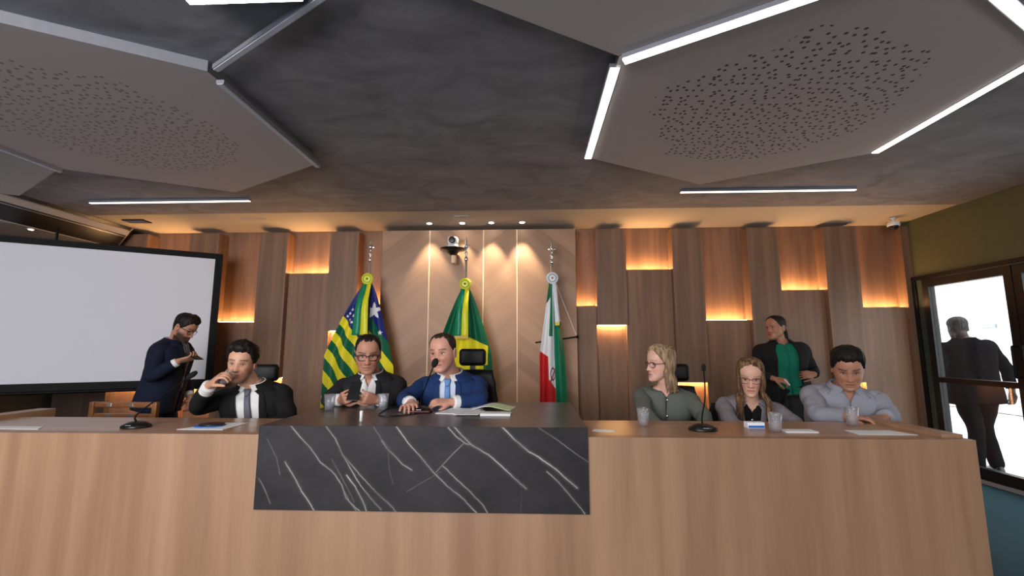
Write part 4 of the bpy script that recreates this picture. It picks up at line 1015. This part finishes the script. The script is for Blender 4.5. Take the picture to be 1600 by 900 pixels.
loft(b, r, closed=False, cap=False); obj('page', b, M['paper_green'], bk, solid=.003)
sheet([(-.29, 2.62), (-.12, 2.62), (-.115, 2.70), (-.28, 2.72)], ZS, 'small white card at the right side of the stone worktop', th=.012, name='name_card', cat='card')
b = B(); lathe(b, [(.001, 0), (.009, 0), (.009, .05), (.006, .055), (.001, .055)], -.885, 2.40, ZS+.0005, 20); tag(obj('white_cap_stick', b, M['white_pl'], smooth=True), 'small upright white stick near the front edge of the stone worktop', 'stick')
b = B(); tube(b, [(-.90, 2.95, ZS+.006), (-.885, 2.70, ZS+.004), (-.84, 2.58, ZS+.004), (-.76, 2.58, ZS+.004), (-.68, 2.66, ZS+.004), (-.65, 2.74, ZS+.006)], .0032, 8, 6); tag(obj('cable', b, M['black_pl'], smooth=True), 'black cable curling over the stone worktop to the centre microphone', 'cable')
sheet([(.31, 2.44), (.42, 2.42), (.44, 2.47), (.33, 2.50)], ZW, 'small scrap of white paper just right of the stone block')
tb = thing('tissue_box', 'small white tissue box beside the glass of the woman in the grey blazer', 'box', (1.19, 2.56, ZW))
b = B(); box(b, 1.155, 1.245, 2.56, 2.61, ZW+.0005, ZW+.032, .002); obj('carton', b, M['paper'], tb)
b = B(); box(b, 1.158, 1.242, 2.5585, 2.5597, ZW+.004, ZW+.016); obj('blue_print', b, M['paper_blue'], tb)
sheet([(1.29, 2.44), (1.45, 2.44), (1.455, 2.52), (1.30, 2.52)], ZW, 'white card lying right of the white tissue box', th=.006, name='name_card', cat='card')
sheet([(1.62, 2.40), (1.90, 2.40), (1.86, 2.52), (1.63, 2.52)], ZW, 'white sheet of paper at the right end of the desk')

# ---------------------------------------------------------------- chairs
def office_chair(x, y, rz, lab, hz=1.13, bz=1.02, w=.44, head=True):
    t = thing('office_chair', lab, 'chair', (x, y, 0)); Rm = Matrix.Rotation(R(rz), 4, 'Z')
    def put(name, b, m, par=None, sm=False):
        for v in b.verts: v.co = Rm @ v.co+V((x, y, 0))
        return obj(name, b, m, par or t, sm)
    b = B(); box(b, -.24, .24, -.24, .22, .36, .44, .03); put('seat', b, M['leather'])
    b = B(); rr = []
    for i in range(13):
        q = i/12; z = .48+(bz-.48)*q; hw = w/2*(.86+.14*sin(pi*min(1, q*1.3)))*(1 if q < .9 else .92-.5*(q-.9)); yy = .22+.07*q
        rr.append([V((hw*c*1.0, yy+.035*s_-.03*(abs(c)**2), z)) for c, s_ in [(math.copysign(abs(cos(a))**.6, cos(a)), math.copysign(abs(sin(a))**.8, sin(a))) for a in [2*pi*j/24 for j in range(24)]]])
    loft(b, rr); put('backrest', b, M['leather'], sm=True)
    if head:
        b = B(); box(b, -.105, .105, .262, .325, hz-.075, hz+.055, .028); put('headrest', b, M['leather'], sm=True)
        b = B(); box(b, -.02, .02, .30, .315, bz-.1, hz-.05); put('headrest_bracket', b, M['black_pl'])
    b = B(); tube(b, [(0, 0, .36), (0, 0, .10)], .028, 14, 1); put('column', b, M['black_metal'], sm=True)
    for k in range(5):
        a = 2*pi*k/5; b = B(); tube(b, [(0, 0, .10), (.28*cos(a), .28*sin(a), .07)], [.022, .014], 8, 2); l = put('leg', b, M['black_metal'], sm=True)
        b = B(); ellipsoid(b, (.28*cos(a), .28*sin(a), .032), (.028, .028, .030)); put('caster', b, M['black_pl'], l, True)
    for k in (-1, 1):
        b = B(); tube(b, [(.25*k, .12, .42), (.285*k, .12, .50), (.285*k, .12, .64)], .014, 8, 3); box(b, .255*k-.03*(k < 0)*0-.02, .255*k+.04, -.12, .16, .64, .665, .01); put('armrest', b, M['black_pl'])
office_chair(-2.03, 3.22, 8, 'black office chair behind the drinking man, headrest beside his neck', 1.045, .93)
office_chair(-1.17, 3.38, 0, 'black office chair seating the man in glasses', 1.0, .86, head=False)
office_chair(-.47, 3.26, -3, 'black office chair behind the man in the blue suit', 1.165, 1.06)
office_chair(1.03, 3.32, -14, 'black office chair behind the woman in the grey-green jacket', 1.05, .94, w=.36)
office_chair(1.53, 3.42, 0, 'black office chair seating the woman in the grey blazer', .98, .80, head=False, w=.38)
office_chair(2.13, 3.42, 0, 'black office chair seating the man in the grey-blue shirt', .98, .86, head=False)

wc = thing('wooden_chair', 'empty brown wooden chair with a railed back at the left of the desk', 'chair', (-2.88, 3.42, 0))
X = (-3.12, -2.66)
for k in X:
    b = B(); box(b, k-.018, k+.018, 3.18, 3.215, .001, .845, .006); obj('leg', b, M['chair_wood'], wc)
    b = B(); box(b, k-.018, k+.018, 3.58, 3.615, .001, .44, .006); obj('leg', b, M['chair_wood'], wc)
b = B(); box(b, X[0]-.03, X[1]+.03, 3.165, 3.62, .44, .475, .012); obj('seat', b, M['chair_wood'], wc)
b = B(); box(b, X[0]+.016, X[1]-.016, 3.185, 3.210, .805, .845, .008); obj('top_rail', b, M['chair_wood'], wc)
b = B(); box(b, X[0]+.016, X[1]-.016, 3.185, 3.210, .735, .765, .006); obj('back_rail', b, M['chair_wood'], wc)
for xx in (-2.99, -2.83):  # silver plates put in for the glints on the varnished back
    b = B(); box(b, xx-.018, xx+.018, 3.180, 3.186, .812, .838, .002); obj('glint_plate', b, M['silver'], wc)
    b = B(); box(b, xx-.018, xx+.018, 3.180, 3.186, .738, .762, .002); obj('glint_plate', b, M['silver'], wc)

# ---------------------------------------------------------------- flags
def flag(x, y, apex, zend, wid, colf, lab, ros, finz, rib, ribend, tone, name='flag', shift=None, waves=3.2, depth=.05):
    t = thing('flag_on_pole', lab, 'flag', (x, y, 0))
    b = B(); lathe(b, [(.001, .001), (.15, .001), (.15, .02), (.05, .04), (.022, .08), (.022, .1)], x, y, 0, 28); obj('stand', b, M['silver'], t, True)
    b = B(); tube(b, [(x, y, .08), (x, y, finz-.20)], .0135, 12, 2); obj('pole', b, M['silver'], t, True)
    z0 = finz-.20
    b = B(); lathe(b, [(.001, -.02), (.013, -.02), (.020, 0), (.022, .018), (.012, .03), (.010, .05), (.018, .065), (.018, .08), (.008, .09), (.007, .11), (.020, .135), (.028, .15), (.015, .165), (.007, .18), (.012, .20), (.006, .235), (.001, .25)], x, y, z0, 16)
    box(b, x-.040, x+.040, y-.006, y+.006, z0+.14, z0+.16, .004)
    obj('spear_finial', b, M['silver'], t, True)
    NU, NT = 200, 280; me = bpy.data.meshes.new('cloth'); vv = []; cc = []
    for i in range(NT):
        t_ = i/(NT-1); z = apex-(apex-zend)*t_
        w0, w1 = wid(t_)
        for j in range(NU):
            s_ = j/(NU-1); xx = w0+(w1-w0)*s_
            g = sst(0, .35, t_)
            yy = -.03-depth*g*(sin(pi*s_)*.9)-depth*.55*g*cos(s_*2*pi*waves+t_*1.3)-.01
            vv.append((xx, yy, z)); cc.append(tuple(lin(colf(xx, apex-z, s_)))+(1,))
    bb = BASE[t.name]
    vv = [(a, q, z-bb.z) for a, q, z in vv]
    ff = [(i*NU+j, i*NU+j+1, (i+1)*NU+j+1, (i+1)*NU+j) for i in range(NT-1) for j in range(NU-1)]
    me.from_pydata(vv, [], ff); me.shade_smooth(); me.materials.append(M['cloth_flag'])
    ca = me.color_attributes.new('Col', 'FLOAT_COLOR', 'POINT'); ca.data.foreach_set('color', np.array(cc, np.float32).ravel())
    o = bpy.data.objects.new('cloth', me); C.objects.link(o); o.parent = t; BASE[o.name] = bb
    sd_ = o.modifiers.new('thickness', 'SOLIDIFY'); sd_.thickness = .002
    # rosette
    rz = apex+ros[0]; Mx = Matrix.Rotation(R(90), 4, 'X'); yR = y-.055
    b = B(); n = 40; r = []
    for rad, dep in ((.062, 0), (.064, .008), (.045, .016), (.020, .018), (.001, .018)):
        r.append([V((x+rad*(1+(.05*cos(a*20) if rad > .04 else 0))*cos(a), yR-dep, rz+rad*(1+(.05*cos(a*20) if rad > .04 else 0))*sin(a))) for a in [2*pi*j/160 for j in range(160)]])
    loft(b, r); rs = obj('rosette', b, ros[1], t, True)
    b = B(); tube(b, [(x+.040*cos(a), yR-.0175, rz+.040*sin(a)) for a in [2*pi*j/24 for j in range(25)]], .0035, 6, 1); obj('ring', b, ros[2], rs, True)
    b = B(); ellipsoid(b, (x, yR-.022, rz), (.010, .006, .010)); obj('centre', b, ros[3], rs, True)
    for (xa, xb, xe, ye, m_, ln) in rib:
        b = B(); r = []
        for i in range(30):
            q = i/29; z = rz-.05-(ln)*q; wv = .004*sin(q*9)
            r.append([V((x+xa+(xe-xa)*q, y-.115-depth*1.0*min(1, q*2)+wv+.055*(1-min(1, q*3)), z)), V((x+xb+(ye-xb)*q, y-.115-depth*1.0*min(1, q*2)-wv+.055*(1-min(1, q*3)), z))])
        loft(b, r, closed=False, cap=False); rb = obj('ribbon', b, m_, t, True, solid=.002)
        if tone:
            b = B(); mid = (xe+ye)/2; box(b, x+xe, x+ye, y-.125-depth, y-.118-depth, rz-.05-ln-.03, rz-.05-ln); obj('fringe', b, tone, rb)
    return t
GN, YL, BL, WH, RD = (0, 92, 62), (232, 218, 36), (26, 34, 110), (228, 228, 232), (200, 34, 36)
TG = plain('teal green ribbon', rgb(0, 132, 92), .45); TY = plain('yellow ribbon', rgb(224, 220, 40), .45); TW = plain('white ribbon', rgb(222, 226, 234), .5); TGd = plain('dark green ribbon', rgb(0, 88, 64), .5); GOLD = plain('gold fringe', rgb(208, 160, 30), .5)
K = .00682   # metres per picture pixel at the flags, used to measure the cloth pattern
def star(px, py, cx, cy, r, rot=0):
    dx, dy_ = px-cx, py-cy; a = math.atan2(dx, -dy_)+rot; q = math.hypot(dx, dy_); k = (a/(2*pi/5)) % 1; k = abs(k-.5)*2
    return q < r*(.42+.58*k**1.6)
def c1(x, d, s_):
    px, py = x/K, d/K     # from the axis and from the apex (y 450)
    if px < 6:
        v = py-60-1.35*(px+28)
        if v < 0:
            for q in ((-30, 50), (-26, 46), (-24, 56), (-20, 60), (-18, 50), (-14, 66), (-22, 40)):
                if star(px, py, q[0], q[1], 2.6): return WH
            return BL
        return YL if int(v//20) % 2 == 0 else GN
    v = py-92-1.40*(px-20)
    if star(px, py, 12, 42, 14): return WH
    if star(px, py, 24, 76, 4): return WH
    if v < -22: return BL
    return GN if v < 0 else (YL if int(v//20) % 2 == 0 else GN)
flag(-1.745, 4.80, 1.905, .40, lambda t: (-.04-.36*min(1, t*2.0)**.8-.05*t, .05+.23*min(1, t*1.7)**.8+.04*t), c1, 'flag with green and yellow stripes and a starry blue corner, left of the three',
     (.055, TY, TG, M['black_pl']), 2.37, [(-.05, 0, -.105, -.02, TG, .55), (0, .045, -.02, .065, TY, .55)], .5, None)
def c2(x, d, s_):
    px, py = x/K, d/K
    if px < 8 and px > -40 and py > 52+.0*px and py > 64-1.0*(px+30)*.0 and (py-70) > -.35*(px+30) and px < 8: return YL if py > 74 else GN
    if 4 <= px < 36 and py > 74+.45*(px-6) and py < 122-(px > 30)*6: return YL
    return GN
flag(-.695, 4.80, 1.845, .35, lambda t: (-.04-.26*min(1, t*2.2)**.85, .045+.20*min(1, t*2.2)**.8+.08*t), c2, 'green and yellow flag in the middle, behind the man in the blue suit',
     (.055, TY, TG, M['black_pl']), 2.37, [(-.045, 0, -.085, -.02, TG, .50), (0, .045, -.02, .055, TY, .50)], .5, GOLD)
def c3(x, d, s_):
    px, py = x/K, d/K
    v = s_
    if v < .34:
        e = 42-30*v
        return GN if py < e-10 else (WH if py < 104+8*v*3 else RD)
    if v < .58:
        if py < 82 and v < .50: return (0, 110, 76)
        if py > 160-60*(.58-v): return RD
        q = (px+1)**2/14+(py-138)**2/90
        if .55 < q < 1.1 or (abs(px+1+.4*(py-140)) < 1.0 and 128 < py < 150): return (150, 30, 40)
        return WH
    return (0, 110, 76) if py > 60 else (WH if v > .7 else (0, 110, 76))
flag(.225, 4.80, 1.905, .40, lambda t: (-.035-.105*min(1, t*2)-.0*t, .035+.04*min(1, t*2)+.09*t), c3, 'furled white, red and green flag at the right end of the three',
     (.05, TW, TGd, plain('red dot', rgb(190, 30, 50), .5)), 2.33, [(0.0, .04, .018, .062, TW, .42)], .5, plain('yellow tassel', rgb(214, 190, 40), .5), waves=2.4, depth=.04)
rd = thing('flag_rod', 'dark horizontal rod tied by a cord behind the right-hand flag', 'rod', (.27, 4.9, 1.3))
b = B(); tube(b, [(.05, 4.87, 1.285), (.49, 4.83, 1.345)], .009, 10, 2); obj('bar', b, M['black_metal'], rd, True)
b = B(); tube(b, [(.26, 4.84, 1.93), (.478, 4.83, 1.345)], .003, 6, 2); obj('cord', b, TW, rd, True)
b = B(); ellipsoid(b, (.485, 4.83, 1.345), (.018, .015, .018)); obj('end_knob', b, M['black_metal'], rd, True)

# ---------------------------------------------------------------- wall cameras
pt = thing('conference_camera', 'white and black motorised camera on a black wall shelf above the middle flag', 'camera', (-.85, 4.86, 2.26))
b = B(); lathe(b, [(.001, 0), (.035, 0), (.05, .02), (.075, .045), (.14, .058), (.14, .068), (.001, .068)], -.85, 4.85, 2.235, 32); obj('shelf', b, M['black_pl'], pt, True)
b = B(); box(b, -.87, -.83, 4.86, 4.999, 2.15, 2.26, .006); obj('bracket', b, M['seam'], pt)
b = B(); lathe(b, [(.001, 0), (.060, 0), (.062, .02), (.055, .045), (.001, .048)], -.85, 4.84, 2.3035, 28); obj('turntable', b, M['white_pl'], pt, True)
b = B(); box(b, -.905, -.795, 4.80, 4.89, 2.345, 2.435, .025); hd = obj('camera_head', b, M['white_pl'], pt, True)
b = B(); lathe(b, [(.001, 0), (.036, 0), (.036, .03), (.028, .034), (.001, .03)], -.85, 4.802, 2.39, 28, M4=Matrix.Rotation(R(90), 4, 'X')); obj('lens', b, M['black_pl'], hd, True)
dc = thing('dome_camera', 'small dark dome security camera hanging from the ceiling at the right corner', 'camera', (3.86, 4.9, 2.5))
b = B(); lathe(b, [(.001, .104), (.03, .104), (.03, .09), (.012, .085), (.012, .06), (.055, .055), (.058, .02), (.052, .012), (.001, .012)], 3.86, 4.88, 2.5, 24); obj('housing', b, M['white_pl'], dc, True)
b = B(); ellipsoid(b, (3.86, 4.88, 2.515), (.046, .046, .048)); obj('dome', b, M['black_pl'], dc, True)
b = B(); box(b, -.80, -.64, 4.60, 4.66, CZ-.004, CZ+.0055, .001); tag(obj('smoke_hatch', b, M['plaster_gr']), 'thin flat rectangular plate in the ceiling in front of the downlights', 'plate')

# ---------------------------------------------------------------- lights, world, camera
def area(name, loc, size, e, col, rot=(0, 0, 0), sy=None):
    l = bpy.data.lights.new(name, 'AREA'); l.energy = e; l.color = col; l.size = size
    if sy: l.shape = 'RECTANGLE'; l.size_y = sy
    o = bpy.data.objects.new(name, l); C.objects.link(o); o.location = loc; o.rotation_euler = [R(a) for a in rot]; return o
area('ceiling_lamp_a', (-2.2, -.6, 2.5), 1.6, 90, (1, .93, .86), (32, 0, -12), .5)
area('ceiling_lamp_b', (1.8, -1.2, 2.5), 1.6, 15, (1, .93, .86), (28, 0, 0), .5)
area('front_fill', (-2.6, -4.8, 1.5), 5.0, 430, (.98, .97, 1), (92, 0, 0), 2.2)  # added soft fill from behind the camera; no window stands there
w = bpy.data.worlds.new('daylight'); S.world = w; w.use_nodes = True
w.node_tree.nodes['Background'].inputs[0].default_value = (.93, .97, 1, 1); w.node_tree.nodes['Background'].inputs[1].default_value = 4.0
cam = bpy.data.cameras.new('camera'); cam.lens = 16.0; cam.sensor_width = 36.0; cam.clip_start = .05
co_ = bpy.data.objects.new('camera', cam); C.objects.link(co_); co_.location = (0, 0, 1.22); co_.rotation_euler = (R(90+7.6), 0, R(2.4)); S.camera = co_
S.view_settings.view_transform = 'Standard'; S.view_settings.look = 'None'; S.view_settings.exposure = 0
